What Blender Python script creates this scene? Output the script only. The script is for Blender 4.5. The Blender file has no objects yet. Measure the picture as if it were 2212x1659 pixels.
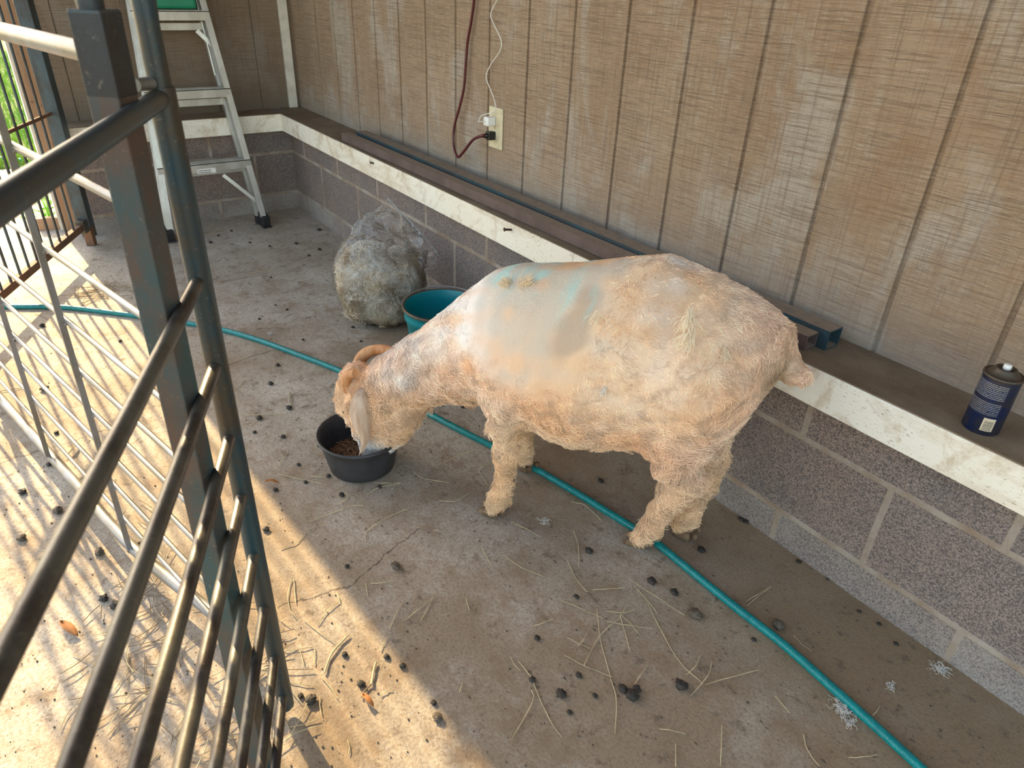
import bpy, bmesh, math, random
import numpy as np
from mathutils import Vector, Matrix, noise as mnoise
random.seed(7); rng = np.random.default_rng(7)
sc = bpy.context.scene
COL = sc.collection

# ------------------------------------------------------------ camera
CAM = np.array([3.7435, -1.3462, 1.1191]); FPX = 1503.42
yaw, pit, rol = -0.93082024, -0.53315022, 0.04424918
FW = np.array([math.sin(yaw)*math.cos(pit), math.cos(yaw)*math.cos(pit), math.sin(pit)])
R0 = np.array([math.cos(yaw), -math.sin(yaw), 0.0]); U0 = np.cross(R0, FW)
RT = R0*math.cos(rol)+U0*math.sin(rol); UP = -R0*math.sin(rol)+U0*math.cos(rol)
cd = bpy.data.cameras.new('camera'); cam = bpy.data.objects.new('camera', cd); COL.objects.link(cam)
cd.sensor_width = 36; cd.lens = 36*FPX/2212; cd.clip_start = .02; cd.clip_end = 200
cam.matrix_world = Matrix(((RT[0], UP[0], -FW[0], CAM[0]), (RT[1], UP[1], -FW[1], CAM[1]), (RT[2], UP[2], -FW[2], CAM[2]), (0, 0, 0, 1)))
cd.dof.use_dof = True; cd.dof.focus_distance = 1.5; cd.dof.aperture_fstop = 9
sc.camera = cam
# ------------------------------------------------------------ light
w = bpy.data.worlds.new('world'); sc.world = w; w.use_nodes = True
wn = w.node_tree; wn.nodes.clear()
sky = wn.nodes.new('ShaderNodeTexSky'); sky.sky_type = 'NISHITA'; sky.sun_disc = False
sky.sun_elevation = math.radians(35); sky.sun_rotation = math.radians(-90); sky.air_density = 1.0; sky.dust_density = 1.5; sky.ozone_density = 1.2
bg = wn.nodes.new('ShaderNodeBackground'); bg.inputs['Strength'].default_value = .86
wo = wn.nodes.new('ShaderNodeOutputWorld')
tint = wn.nodes.new('ShaderNodeMix'); tint.data_type = 'RGBA'; tint.blend_type = 'MULTIPLY'; tint.inputs[0].default_value = 1; tint.inputs[7].default_value = (1.0, .87, .70, 1)
wn.links.new(sky.outputs[0], tint.inputs[6]); wn.links.new(tint.outputs[2], bg.inputs[0]); wn.links.new(bg.outputs[0], wo.inputs[0])
SEL = math.radians(27); sdir = Vector((math.cos(SEL)*.9975, math.cos(SEL)*.07, -math.sin(SEL)))
sl = bpy.data.lights.new('sun', 'SUN'); so = bpy.data.objects.new('sun', sl); COL.objects.link(so)
sl.energy = 14.0; sl.angle = math.radians(.7); sl.color = (1.0, .76, .41)
so.rotation_euler = sdir.to_track_quat('-Z', 'Y').to_euler(); so.location = (-6, -1.6, 4)
vs = sc.view_settings; vs.view_transform = 'Standard'; vs.look = 'None'; vs.gamma = 1; vs.use_curve_mapping = False; vs.exposure = 0.0

# ------------------------------------------------------------ pixel helpers (2212x1659)
def ray(q):
    d = FW+RT*(q[0]-1106)/FPX+UP*(829.5-q[1])/FPX; return d/np.linalg.norm(d)
def on(q, ax, c):
    d = ray(q); return CAM+d*((c-CAM[ax])/d[ax])
def fl(x, y, z=0.): return on((x, y), 2, z)
def onp(q, base, d2):
    n = np.array([-d2[1], d2[0], 0]); d = ray(q)
    t = ((np.array([base[0], base[1], 0])-CAM)@n)/(d@n); return CAM+d*t

# ------------------------------------------------------------ materials
class NT:
    def __init__(s, name, rough=.7, metal=0., spec=.5):
        s.m = bpy.data.materials.new(name); s.m.use_nodes = True; s.t = s.m.node_tree; s.t.nodes.clear()
        s.o = s.n('OutputMaterial'); s.b = s.n('BsdfPrincipled'); s.l(s.b.outputs[0], s.o.inputs[0])
        s.b.inputs['Roughness'].default_value = rough; s.b.inputs['Metallic'].default_value = metal
        s.b.inputs['Specular IOR Level'].default_value = spec
        s.tc = s.n('TexCoord').outputs['Object']
    def n(s, t): return s.t.nodes.new('ShaderNode'+t)
    def l(s, a, b): s.t.links.new(a, b)
    def setv(s, sock, v):
        if isinstance(v, bpy.types.NodeSocket): s.l(v, sock)
        elif isinstance(v, (tuple, list)) and len(v) == 3 and sock.type == 'RGBA': sock.default_value = (*v, 1)
        else: sock.default_value = v
    def mapv(s, sc=(1, 1, 1), loc=(0, 0, 0), rot=(0, 0, 0)):
        k = s.n('Mapping'); s.l(s.tc, k.inputs[0]); k.inputs['Scale'].default_value = sc; k.inputs['Location'].default_value = loc; k.inputs['Rotation'].default_value = rot
        return k.outputs[0]
    def noise(s, scale, detail=4, rough=.55, sc=(1, 1, 1), dist=0, loc=(0, 0, 0)):
        k = s.n('TexNoise'); s.l(s.mapv(sc, loc), k.inputs['Vector']); k.inputs['Scale'].default_value = scale
        k.inputs['Detail'].default_value = detail; k.inputs['Roughness'].default_value = rough; k.inputs['Distortion'].default_value = dist
        return k.outputs['Fac']
    def voro(s, scale, sc=(1, 1, 1), feat='F1', rand=1):
        k = s.n('TexVoronoi'); s.l(s.mapv(sc), k.inputs['Vector']); k.inputs['Scale'].default_value = scale; k.feature = feat; k.inputs['Randomness'].default_value = rand
        return k.outputs['Distance']
    def ramp(s, f, stops):
        k = s.n('ValToRGB'); s.l(f, k.inputs[0]); e = k.color_ramp.elements
        while len(e) < len(stops): e.new(.5)
        for i, (p, c) in enumerate(stops):
            e[i].position = p; e[i].color = (c, c, c, 1) if not isinstance(c, (tuple, list)) else (*c, 1)
        return k.outputs[0]
    def mix(s, f, a, b, mode='MIX'):
        k = s.n('Mix'); k.data_type = 'RGBA'; k.blend_type = mode
        s.setv(k.inputs[0], f); s.setv(k.inputs[6], a); s.setv(k.inputs[7], b); return k.outputs[2]
    def math(s, op, a, b=0., c=None):
        k = s.n('Math'); k.operation = op; s.setv(k.inputs[0], a); s.setv(k.inputs[1], b)
        if c is not None: s.setv(k.inputs[2], c)
        return k.outputs[0]
    def sep(s):
        k = s.n('SeparateXYZ'); s.l(s.tc, k.inputs[0]); return k.outputs
    def comb(s, x, y, z):
        k = s.n('CombineXYZ'); s.setv(k.inputs[0], x); s.setv(k.inputs[1], y); s.setv(k.inputs[2], z); return k.outputs[0]
    def bump(s, h, st=.3, d=.01, prev=None):
        k = s.n('Bump'); s.l(h, k.inputs['Height']); k.inputs['Strength'].default_value = st; k.inputs['Distance'].default_value = d
        if prev: s.l(prev, k.inputs['Normal'])
        return k.outputs[0]
    def col(s, c): s.setv(s.b.inputs['Base Color'], c); return s
    def nor(s, n): s.l(n, s.b.inputs['Normal']); return s
    def rgh(s, r): s.setv(s.b.inputs['Roughness'], r); return s

def simple(name, c, rough=.6, metal=0, var=.12, scale=30, bump=0., spec=.5):
    m = NT(name, rough, metal, spec); nz = m.noise(scale, 5)
    a = tuple(min(1, x*(1+var)) for x in c); b = tuple(x*(1-var) for x in c)
    m.col(m.mix(m.ramp(nz, [(.3, 0.), (.7, 1.)]), b, a))
    if bump: m.nor(m.bump(nz, bump, .004))
    return m.m

# concrete floor
def m_floor():
    m = NT('concrete_floor', .85); X = m.sep()
    big = m.noise(1.6, 6, .6); med = m.noise(7, 6, .65); fine = m.noise(160, 3, .7); grain = m.noise(520, 2, .6)
    base = m.mix(m.ramp(med, [(.32, 0.), (.68, 1.)]), (.48, .42, .34), (.64, .585, .50))
    # brown dirt, heavier toward the near part of the pen
    k = m.math('MULTIPLY_ADD', X[0], .26, -.38)
    dirt = m.math('ADD', m.ramp(big, [(.40, 0.), (.62, .8)]), k)
    dirt = m.math('MULTIPLY', dirt, m.ramp(m.noise(4, 5, .7, loc=(3, 1, 0)), [(.35, .5), (.65, 1.1)]))
    dirt = m.math('MINIMUM', m.math('MAXIMUM', dirt, 0.), .85)
    base = m.mix(dirt, base, (.27, .185, .105))
    # brown dirty band by the back wall, near end of the pen
    yb = m.math('ADD', X[1], m.math('MULTIPLY_ADD', big, .5, -.25)); k1 = m.ramp(m.math('ADD', yb, 1.), [(.42, 0.), (.66, 1.)]); k2 = m.ramp(m.math('SUBTRACT', X[0], 2.3), [(0., 0.), (.7, 1.)])
    base = m.mix(m.math('MULTIPLY', m.math('MULTIPLY', k1, k2), .72), base, (.25, .165, .08))
    base = m.mix(m.ramp(fine, [(.35, .55), (.55, 0.)]), base, (.15, .11, .08))
    base = m.mix(m.ramp(grain, [(.60, 0.), (.80, .5)]), base, (.75, .68, .56))
    base = m.mix(m.ramp(m.noise(55, 6, .75, loc=(3, 8, 0)), [(.48, 0.), (.64, .45)]), base, (.27, .19, .12))
    base = m.mix(m.math('MULTIPLY', m.ramp(m.noise(11, 6, .8, loc=(5, 8, 0)), [(.50, 0.), (.62, .6)]), m.ramp(X[0], [(0., .15), (1., 1.)])), base, (.23, .15, .085))
    blot = m.ramp(m.noise(22, 5, .75, loc=(7, 2, 0)), [(.57, 0.), (.66, .7)])
    base = m.mix(blot, base, (.13, .09, .06))
    # cracks
    for (p, q, wd) in (((600, 1316), (760, 1262), .0022), ((760, 1262), (905, 1140), .0016), ((0, 1000), (330, 900), .0016)):
        A, B = fl(*p), fl(*q); d = (B-A)[:2]; L = np.hypot(*d); d /= L; n = (-d[1], d[0])
        wob = m.math('MULTIPLY_ADD', m.noise(14, 4, .7), .05, -.025)
        ds = m.math('ABSOLUTE', m.math('ADD', m.math('ADD', m.math('MULTIPLY', m.math('SUBTRACT', X[0], float(A[0])), float(n[0])), m.math('MULTIPLY', m.math('SUBTRACT', X[1], float(A[1])), float(n[1]))), wob))
        al = m.math('ADD', m.math('MULTIPLY', m.math('SUBTRACT', X[0], float(A[0])), float(d[0])), m.math('MULTIPLY', m.math('SUBTRACT', X[1], float(A[1])), float(d[1])))
        msk = m.math('MULTIPLY', m.math('LESS_THAN', ds, wd), m.math('MULTIPLY', m.math('GREATER_THAN', al, 0.), m.math('LESS_THAN', al, float(L))))
        base = m.mix(m.math('MULTIPLY', msk, .75), base, (.07, .05, .035))
    m.col(base)
    h = m.math('ADD', m.math('MULTIPLY', fine, .6), m.math('MULTIPLY', med, 1.2))
    m.nor(m.bump(grain, .35, .0015, m.bump(h, .45, .004)))
    return m.m
# painted cinder block
def m_block(axis):
    m = NT('cinder_block', .92); X = m.sep()
    u = X[0] if axis == 0 else X[1]
    JX = 3.3255
    br = m.n('TexBrick'); br.offset = .5; br.offset_frequency = 2; br.squash = 1
    uu = m.math('ADD', u, .4064*20-JX+.2032 if axis == 0 else .4064*20+.1)
    uu = m.math('ADD', uu, m.math('MULTIPLY_ADD', m.noise(3, 2), .012, -.006))
    vv = m.math('ADD', m.math('ADD', X[2], .2032*4-.086), m.math('MULTIPLY_ADD', m.noise(9, 3), .006, -.003))
    m.l(m.comb(uu, vv, 0.), br.inputs['Vector'])
    br.inputs['Scale'].default_value = 1; br.inputs['Mortar Size'].default_value = .0085; br.inputs['Mortar Smooth'].default_value = .35
    br.inputs['Brick Width'].default_value = .4064; br.inputs['Row Height'].default_value = .2032; br.inputs['Bias'].default_value = 0
    fac = br.outputs['Fac']
    fine = m.noise(330, 3, .75); big = m.noise(2.6, 5, .65); sp = m.voro(240)
    c = m.mix(m.ramp(big, [(.36, 0.), (.64, 1.)]), (.22, .185, .17), (.33, .235, .19))
    c = m.mix(m.ramp(m.noise(9, 4, .6, loc=(4, 4, 4)), [(.45, 0.), (.7, .5)]), c, (.34, .27, .22))
    c = m.mix(m.ramp(fine, [(.40, .9), (.54, 0.)]), c, (.075, .065, .068))
    c = m.mix(m.ramp(fine, [(.56, 0.), (.72, .55)]), c, (.50, .45, .42))
    low = m.math('MULTIPLY', m.ramp(m.math('ADD', X[2], m.math('MULTIPLY_ADD', m.noise(6, 4), .06, -.03)), [(.0, .8), (.08, .7), (.10, 0.)]), m.ramp(m.noise(2.2, 4, .6, loc=(8, 0, 0)), [(.42, .25), (.62, 1.)]))
    c = m.mix(low, c, (.46, .425, .38))
    c = m.mix(m.ramp(fine, [(.36, .6), (.5, 0.)]), c, (.10, .09, .09))
    mc = m.mix(m.ramp(m.noise(12, 4), [(.35, 0.), (.65, 1.)]), (.30, .21, .14), (.46, .40, .34))
    c = m.mix(m.math('MULTIPLY', fac, .85), c, mc)
    m.col(c)
    h = m.math('ADD', m.math('MULTIPLY', fine, .8), m.math('MULTIPLY', fac, .5))
    m.nor(m.bump(h, .7, .004)); return m.m
def m_siding(axis):
    m = NT('rough_sawn_siding', .8); X = m.sep()
    hs = (6, 6, 260); vsq = (160, 160, 5)
    hor = m.noise(1, 5, .75, sc=hs); hor2 = m.noise(1, 4, .7, sc=(30, 30, 620)); ver = m.noise(1, 5, .7, sc=vsq, dist=.3)
    big = m.noise(2.3, 5, .6); warm = m.noise(1.1, 3, .5, loc=(2, 0, 1))
    c = m.mix(m.ramp(big, [(.35, 0.), (.65, 1.)]), (.315, .20, .115), (.41, .29, .185))
    c = m.mix(m.math('MULTIPLY', m.ramp(m.noise(3.2, 6, .65, sc=(1.6, 1.6, .7), dist=.5, loc=(1, 5, 2)), [(.50, 0.), (.60, .9)]), .75), c, (.46, .405, .335))
    c = m.mix(m.ramp(hor, [(.40, .75), (.52, 0.)]), c, (.17, .105, .065))
    c = m.mix(m.ramp(hor2, [(.52, 0.), (.66, .6)]), c, (.58, .49, .38))
    c = m.mix(m.ramp(ver, [(.36, .55), (.48, 0.)]), c, (.19, .125, .085))
    c = m.mix(m.ramp(ver, [(.58, 0.), (.75, .3)]), c, (.56, .46, .35))
    if axis == 0:
        k = m.math('MULTIPLY', m.ramp(m.noise(5, 5, .6, loc=(9, 0, 0)), [(.5, 0.), (.68, .7)]), m.ramp(m.math('MULTIPLY', X[0], .25), [(.5, 0.), (.85, 1.)]))
        c = m.mix(k, c, (.30, .16, .07))
        lo = m.ramp(X[2], [(.49, .45), (.60, .12), (.8, 0.)])
        c = m.mix(lo, c, (.34, .31, .28))
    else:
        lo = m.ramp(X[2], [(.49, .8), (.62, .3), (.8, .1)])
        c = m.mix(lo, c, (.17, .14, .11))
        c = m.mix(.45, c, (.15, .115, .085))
    m.col(c)
    h = m.math('ADD', m.math('MULTIPLY', hor, .5), m.math('ADD', m.math('MULTIPLY', ver, .5), m.math('MULTIPLY', hor2, .3)))
    m.nor(m.bump(h, .9, .005)); return m.m
def m_white_board():
    m = NT('dirty_cream_paint', .55); nz = m.noise(9, 6, .75, dist=.4); fine = m.noise(260, 3, .7, sc=(.3, .3, 1.4)); b = m.noise(2, 3)
    c = m.mix(m.ramp(b, [(.35, 0.), (.65, 1.)]), (.85, .785, .65), (.88, .83, .73))
    c = m.mix(m.ramp(nz, [(.50, 0.), (.68, .75)]), c, (.46, .30, .14)); c = m.mix(m.ramp(m.noise(3.5, 6, .8, sc=(.5, .5, 2.5), loc=(5, 5, 5)), [(.52, 0.), (.66, .5)]), c, (.55, .42, .26))
    c = m.mix(m.math('MULTIPLY', m.ramp(fine, [(.60, 0.), (.66, .9)]), m.ramp(m.noise(4, 4, loc=(1, 1, 1)), [(.40, .1), (.6, 1.)])), c, (.25, .17, .09))
    m.col(c); m.nor(m.bump(fine, .15, .002)); return m.m
def m_ledge():
    m = NT('dusty_ledge_wood', .9); nz = m.noise(6, 6, .7); f = m.noise(200, 3, .7)
    c = m.mix(m.ramp(nz, [(.3, 0.), (.7, 1.)]), (.13, .085, .045), (.26, .19, .125))
    c = m.mix(m.ramp(f, [(.62, 0.), (.75, .5)]), c, (.45, .38, .28)); m.col(c); m.nor(m.bump(f, .3, .003)); return m.m
def m_steel(name, c1, c2, rough=.5, metal=.35, dusttop=0.):
    m = NT(name, rough, metal); nz = m.noise(7, 6, .7, sc=(1, 1, .5)); f = m.noise(180, 3, .7)
    c = m.mix(m.ramp(nz, [(.42, 0.), (.58, 1.)]), c1, c2)
    c = m.mix(m.ramp(f, [(.62, 0.), (.75, .4)]), c, (.30, .24, .18))
    if dusttop:
        g = m.n('NewGeometry'); s = m.n('SeparateXYZ'); m.l(g.outputs['Normal'], s.inputs[0])
        d = m.math('MULTIPLY', m.ramp(s.outputs[2], [(.55, 0.), (.9, 1.)]), m.ramp(m.noise(60, 4), [(.25, .6), (.6, 1.)]))
        c = m.mix(m.math('MULTIPLY', d, dusttop), c, (.27, .20, .14)); m.rgh(m.mix(d, (rough,)*3, (.9,)*3))
        m.setv(m.b.inputs['Metallic'], m.math('MULTIPLY', m.math('SUBTRACT', 1., d), metal))
    m.col(c); m.nor(m.bump(f, .12, .002)); return m.m
def m_wood(name, c1, c2):
    m = NT(name, .75); nz = m.noise(1, 5, .65, sc=(60, 60, 4)); c = m.mix(m.ramp(nz, [(.35, 0.), (.65, 1.)]), c1, c2)
    c = m.mix(m.ramp(m.noise(40, 4, .7), [(.62, 0.), (.7, .6)]), c, (.12, .07, .04)); m.col(c); m.nor(m.bump(nz, .3, .003)); return m.m
def m_attr(name, rough=.8, spec=.25, sheen=0., trans=0.):
    m = NT(name, rough, 0, spec); a = m.n('Attribute'); a.attribute_name = 'col'; m.col(a.outputs['Color'])
    if sheen: m.b.inputs['Sheen Weight'].default_value = sheen; m.b.inputs['Sheen Tint'].default_value = (1, 1, 1, 1)
    return m
M = {}
M['floor'] = m_floor(); M['blockx'] = m_block(0); M['blocky'] = m_block(1); M['sidx'] = m_siding(0); M['sidy'] = m_siding(1)
M['cream'] = m_white_board(); M['ledge'] = m_ledge()
M['trimw'] = simple('old_white_trim', (.66, .61, .52), .6, 0, .15, 20)
M['gate_blue'] = m_steel('weathered_blue_steel', (.022, .060, .080), (.070, .055, .038), .45, .35)
M['gate_post'] = m_steel('weathered_post_steel', (.035, .075, .080), (.10, .062, .045), .55, .25)
M['bar'] = m_steel('dark_bar_steel', (.12, .11, .085), (.045, .034, .028), .40, .35)
M['top_bar'] = m_steel('blue_grey_steel', (.055, .08, .09), (.075, .07, .06), .38, .5)
M['shaded_steel'] = m_steel('dark_shaded_steel', (.035, .045, .05), (.04, .032, .028), .5, .3)  # shade around the post top is painted in as a darker steel colour
M['galv'] = m_steel('galvanised_steel', (.27, .27, .285), (.21, .19, .155), .45, .45)
M['stile'] = m_steel('grey_blue_gate_steel', (.07, .10, .115), (.06, .055, .05), .5, .4)
M['rust'] = m_steel('rusty_steel', (.22, .11, .06), (.13, .075, .05), .8, .2)
M['tube_mauve'] = m_steel('dusty_mauve_steel', (.14, .10, .095), (.10, .07, .065), .55, .3, .95)
M['tube_teal'] = m_steel('dusty_teal_steel', (.03, .075, .095), (.04, .05, .06), .5, .3, .95)
M['alu'] = m_steel('brushed_aluminium', (.66, .65, .61), (.52, .50, .45), .38, .7)
M['blackrub'] = simple('black_rubber', (.018, .018, .019), .55, 0, .3, 40, .1)
M['bowl'] = simple('black_rubber_bowl', (.030, .031, .035), .45, 0, .35, 18, .15)
M['teal'] = simple('teal_plastic', (.0, .23, .27), .35, 0, .12, 8)
M['green'] = simple('green_plastic', (.01, .22, .12), .4, 0, .1, 8)
M['hose'] = simple('green_hose_vinyl', (.0, .19, .19), .28, 0, .12, 30)
M['ivory'] = simple('ivory_plastic', (.62, .54, .36), .45, 0, .18, 30)
M['white'] = simple('white_plastic', (.80, .79, .76), .35, 0, .04, 30)
M['cordred'] = simple('maroon_vinyl', (.085, .012, .016), .32, 0, .2, 15)
M['cordwhite'] = simple('white_vinyl', (.72, .69, .62), .4, 0, .06, 15)
M['dark'] = simple('black_plastic', (.012, .012, .010), .4, 0, .2, 30)
M['hay'] = simple('dry_straw', (.50, .41, .25), .8, 0, .4, 25)
M['haydark'] = simple('brown_straw', (.27, .19, .11), .8, 0, .4, 25)
M['hayred'] = simple('orange_dry_leaf', (.42, .17, .05), .8, 0, .4, 25)
M['dung'] = simple('dung', (.035, .028, .022), .75, 0, .4, 90, .6)
M['dungb'] = simple('brown_dung', (.11, .085, .06), .85, 0, .4, 90, .8)
M['wooltuft'] = simple('loose_wool', (.70, .66, .60), .9, 0, .2, 60)
M['feed'] = simple('feed_pellets', (.24, .13, .065), .85, 0, .35, 80, .3)
M['horn'] = m_wood('horn', (.42, .17, .06), (.60, .33, .16))
M['hoof'] = m_wood('hoof', (.10, .055, .025), (.24, .15, .085))
M['jamb'] = m_wood('brown_door_jamb', (.36, .20, .11), (.44, .27, .16))
M['roof'] = m_wood('roof_boards', (.25, .18, .12), (.34, .26, .18))
M['nail'] = simple('rusty_nail', (.07, .04, .025), .6, .5, .3, 90)
M['steelbolt'] = simple('worn_bolt', (.5, .45, .38), .4, .7, .2, 90)

# ------------------------------------------------------------ mesh helpers
class MB:
    def __init__(s): s.v = []; s.f = []; s.sm = []
    def add(s, vs, fs, smooth=False):
        b = len(s.v); s.v += [tuple(map(float, p)) for p in vs]; s.f += [tuple(b+i for i in f) for f in fs]; s.sm += [smooth]*len(fs); return s
    def box(s, x0, x1, y0, y1, z0, z1):
        return s.add([(x0, y0, z0), (x1, y0, z0), (x1, y1, z0), (x0, y1, z0), (x0, y0, z1), (x1, y0, z1), (x1, y1, z1), (x0, y1, z1)],
                     [(3, 2, 1, 0), (4, 5, 6, 7), (0, 1, 5, 4), (1, 2, 6, 5), (2, 3, 7, 6), (3, 0, 4, 7)])
    def obox(s, c, ax, ay, az, hx, hy, hz):
        c, ax, ay, az = [np.array(t, float) for t in (c, ax, ay, az)]
        P = [c+ax*hx*i+ay*hy*j+az*hz*k for k in (-1, 1) for j in (-1, 1) for i in (-1, 1)]
        return s.add(P, [(0, 2, 3, 1), (4, 5, 7, 6), (0, 1, 5, 4), (1, 3, 7, 5), (3, 2, 6, 7), (2, 0, 4, 6)])
    def bar(s, p0, p1, wd, th, upv=(0, 0, 1)):
        p0, p1 = np.array(p0, float), np.array(p1, float); t = p1-p0; L = np.linalg.norm(t); t /= L
        a = np.cross(t, np.array(upv, float)); a /= np.linalg.norm(a); b = np.cross(a, t)
        return s.obox((p0+p1)/2, t, a, b, L/2, wd/2, th/2)
    def tube(s, pts, r, seg=10, caps=True, sq=1., upv=None):
        P = [np.array(p, float) for p in pts]; n = len(P); rs = r if hasattr(r, '__len__') else [r]*n
        T = [P[min(i+1, n-1)]-P[max(i-1, 0)] for i in range(n)]; T = [t/(np.linalg.norm(t)+1e-12) for t in T]
        a = np.array(upv, float) if upv is not None else (np.array([0, 0, 1.]) if abs(T[0][2]) < .9 else np.array([1., 0, 0]))
        a = a-T[0]*(a@T[0]); a /= np.linalg.norm(a); V = []
        for i in range(n):
            a = a-T[i]*(a@T[i]); a /= np.linalg.norm(a)+1e-12; b = np.cross(T[i], a)
            for k in range(seg):
                th = 2*math.pi*k/seg; V.append(P[i]+rs[i]*(a*math.cos(th)*sq+b*math.sin(th)))
        F = [(i*seg+k, i*seg+(k+1) % seg, (i+1)*seg+(k+1) % seg, (i+1)*seg+k) for i in range(n-1) for k in range(seg)]
        s.add(V, F, True)
        if caps:
            s.add(V[:seg], [tuple(range(seg))[::-1]]); s.add(V[-seg:], [tuple(range(seg))])
        return s
    def lathe(s, c, prof, seg=48, axis=(0, 0, 1), cap=False):
        c = np.array(c, float); ax = np.array(axis, float); ax /= np.linalg.norm(ax)
        a = np.cross(ax, (0, 1., .01)); a /= np.linalg.norm(a); b = np.cross(ax, a); V = []
        for (r, z) in prof:
            for k in range(seg): th = 2*math.pi*k/seg; V.append(c+ax*z+r*(a*math.cos(th)+b*math.sin(th)))
        F = [(i*seg+k, i*seg+(k+1) % seg, (i+1)*seg+(k+1) % seg, (i+1)*seg+k) for i in range(len(prof)-1) for k in range(seg)]
        s.add(V, F, True)
        if cap: s.add(V[:seg], [tuple(range(seg))]); s.add(V[-seg:], [tuple(range(seg))])
        return s
    def blob(s, c, r, amp=.2, sub=2, sc=1.5, seed=0):
        bm = bmesh.new(); bmesh.ops.create_icosphere(bm, subdivisions=sub, radius=1)
        V = []
        for v in bm.verts:
            d = v.co.normalized(); k = 1+amp*mnoise.noise(d*sc+Vector((seed*3.7, seed, 1)))
            V.append((c[0]+d.x*r[0]*k, c[1]+d.y*r[1]*k, c[2]+d.z*r[2]*k))
        s.add(V, [tuple(v.index for v in f.verts) for f in bm.faces], True); bm.free(); return s
    def build(s, name, mat, parent=None, bevel=0., loc=None):
        me = bpy.data.meshes.new(name)
        off = np.array(parent['_w'] if parent is not None else (loc if loc is not None else (0, 0, 0)), float)
        me.from_pydata([tuple(np.array(v)-off) for v in s.v], [], s.f); me.update()
        me.polygons.foreach_set('use_smooth', s.sm)
        bm = bmesh.new(); bm.from_mesh(me); bmesh.ops.recalc_face_normals(bm, faces=bm.faces); bm.to_mesh(me); bm.free()
        me.materials.append(mat); o = bpy.data.objects.new(name, me); COL.objects.link(o)
        if parent is not None:
            o.parent = parent; o['_w'] = parent['_w']
        elif loc is not None: o.location = tuple(loc); o['_w'] = list(map(float, loc))
        else: o['_w'] = [0., 0., 0.]
        if bevel:
            b = o.modifiers.new('bevel', 'BEVEL'); b.width = bevel; b.segments = 2; b.limit_method = 'ANGLE'
        return o
def thing(name, label, cat, loc, group=None):
    o = bpy.data.objects.new(name, None); COL.objects.link(o); o.location = tuple(map(float, loc)); o['_w'] = list(map(float, loc))
    o['label'] = label; o['category'] = cat
    if group: o['group'] = group
    o.empty_display_size = .05
    return o
def tag(o, label, cat, group=None, kind=None):
    o['label'] = label; o['category'] = cat
    if group: o['group'] = group
    if kind: o['kind'] = kind
    return o
def struct(o): o['kind'] = 'structure'; return o
def smooth_path(pts, n=8):
    P = [np.array(p, float) for p in pts]; out = []
    for i in range(len(P)-1):
        p0, p1, p2, p3 = P[max(i-1, 0)], P[i], P[i+1], P[min(i+2, len(P)-1)]
        for k in range(n):
            t = k/n; out.append(.5*((2*p1)+(-p0+p2)*t+(2*p0-5*p1+4*p2-p3)*t*t+(-p0+3*p1-3*p2+p3)*t**3))
    out.append(P[-1]); return out

# ============================================================ SETTING
D = .1073; DB = .1651; HT = .4828; HB = .4029; XE = 5.2; YW = -1.13
struct(MB().box(-.15, XE, -2.7, .1, -.12, 0).build('floor', M['floor']))
struct(MB().box(-.15, XE, -D, .0, 0, HT-.004).build('wall_right', M['blockx']))
struct(MB().box(-.1, D, YW, -D, 0, HT-.004).build('wall_far', M['blocky']))
# siding with real grooves
def siding(name, axis, a0, a1, z0, z1, gpos, mat, gw=.009, gd=.006, th=.02):
    mb = MB(); cuts = sorted([g for g in gpos if a0 < g < a1]); prof = [(a0, 0)]
    for g in cuts: prof += [(g-gw/2, 0), (g-gw/2+.0015, gd), (g+gw/2-.0015, gd), (g+gw/2, 0)]
    prof.append((a1, 0)); V = []
    for (a, d) in prof:
        for z in (z0, z1): V.append((a, d, z) if axis == 0 else (-d, a, z))
    F = [(2*i, 2*i+2, 2*i+3, 2*i+1) for i in range(len(prof)-1)]
    n = len(V); V += [((a0, th, z0) if axis == 0 else (-th, a0, z0)), ((a0, th, z1) if axis == 0 else (-th, a0, z1)), ((a1, th, z0) if axis == 0 else (-th, a1, z0)), ((a1, th, z1) if axis == 0 else (-th, a1, z1))]
    F += [(n, n+1, n+3, n+2), (0, 1, n+1, n), (n-2, n-1, n+3, n+2)]
    mb.add(V, F); return struct(mb.build(name, mat))
siding('wall_back', 0, .0, XE, HT-.004, 2.42, [3.1609-.2032*k for k in range(-10, 16)], M['sidx'], .011)
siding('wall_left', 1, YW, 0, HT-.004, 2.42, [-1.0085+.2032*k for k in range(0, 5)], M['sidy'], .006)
# ledge and cream boards
struct(MB().box(-.0, XE, -D-.006, -.001, HT-.004, HT).build('trim_1', M['ledge']))
struct(MB().box(.001, D+.006, YW, -DB, HT-.004, HT).build('trim_2', M['ledge']))
xs = 2.405
struct(MB().box(DB, xs-.0008, -DB, -D, HB, HT-.001).build('trim_3', M['cream'], bevel=.0015))
struct(MB().box(xs+.0008, XE, -DB-.0006, -D, HB, HT-.001).build('trim_4', M['cream'], bevel=.0015))
struct(MB().box(D, DB, YW, -D-.0, HB, HT-.001).build('trim_5', M['cream'], bevel=.0015))
struct(MB().box(D+.004, XE, -DB+.002, -D, HT-.001, HT+.0015).build('trim_6', M['ledge']))
struct(MB().box(D, DB-.002, YW, -DB+.002, HT-.001, HT+.0015).build('trim_7', M['ledge']))
struct(MB().box(.0, .018, -.062, -.02, HT, 2.4).build('trim_8', M['trimw'], bevel=.002))
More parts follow.
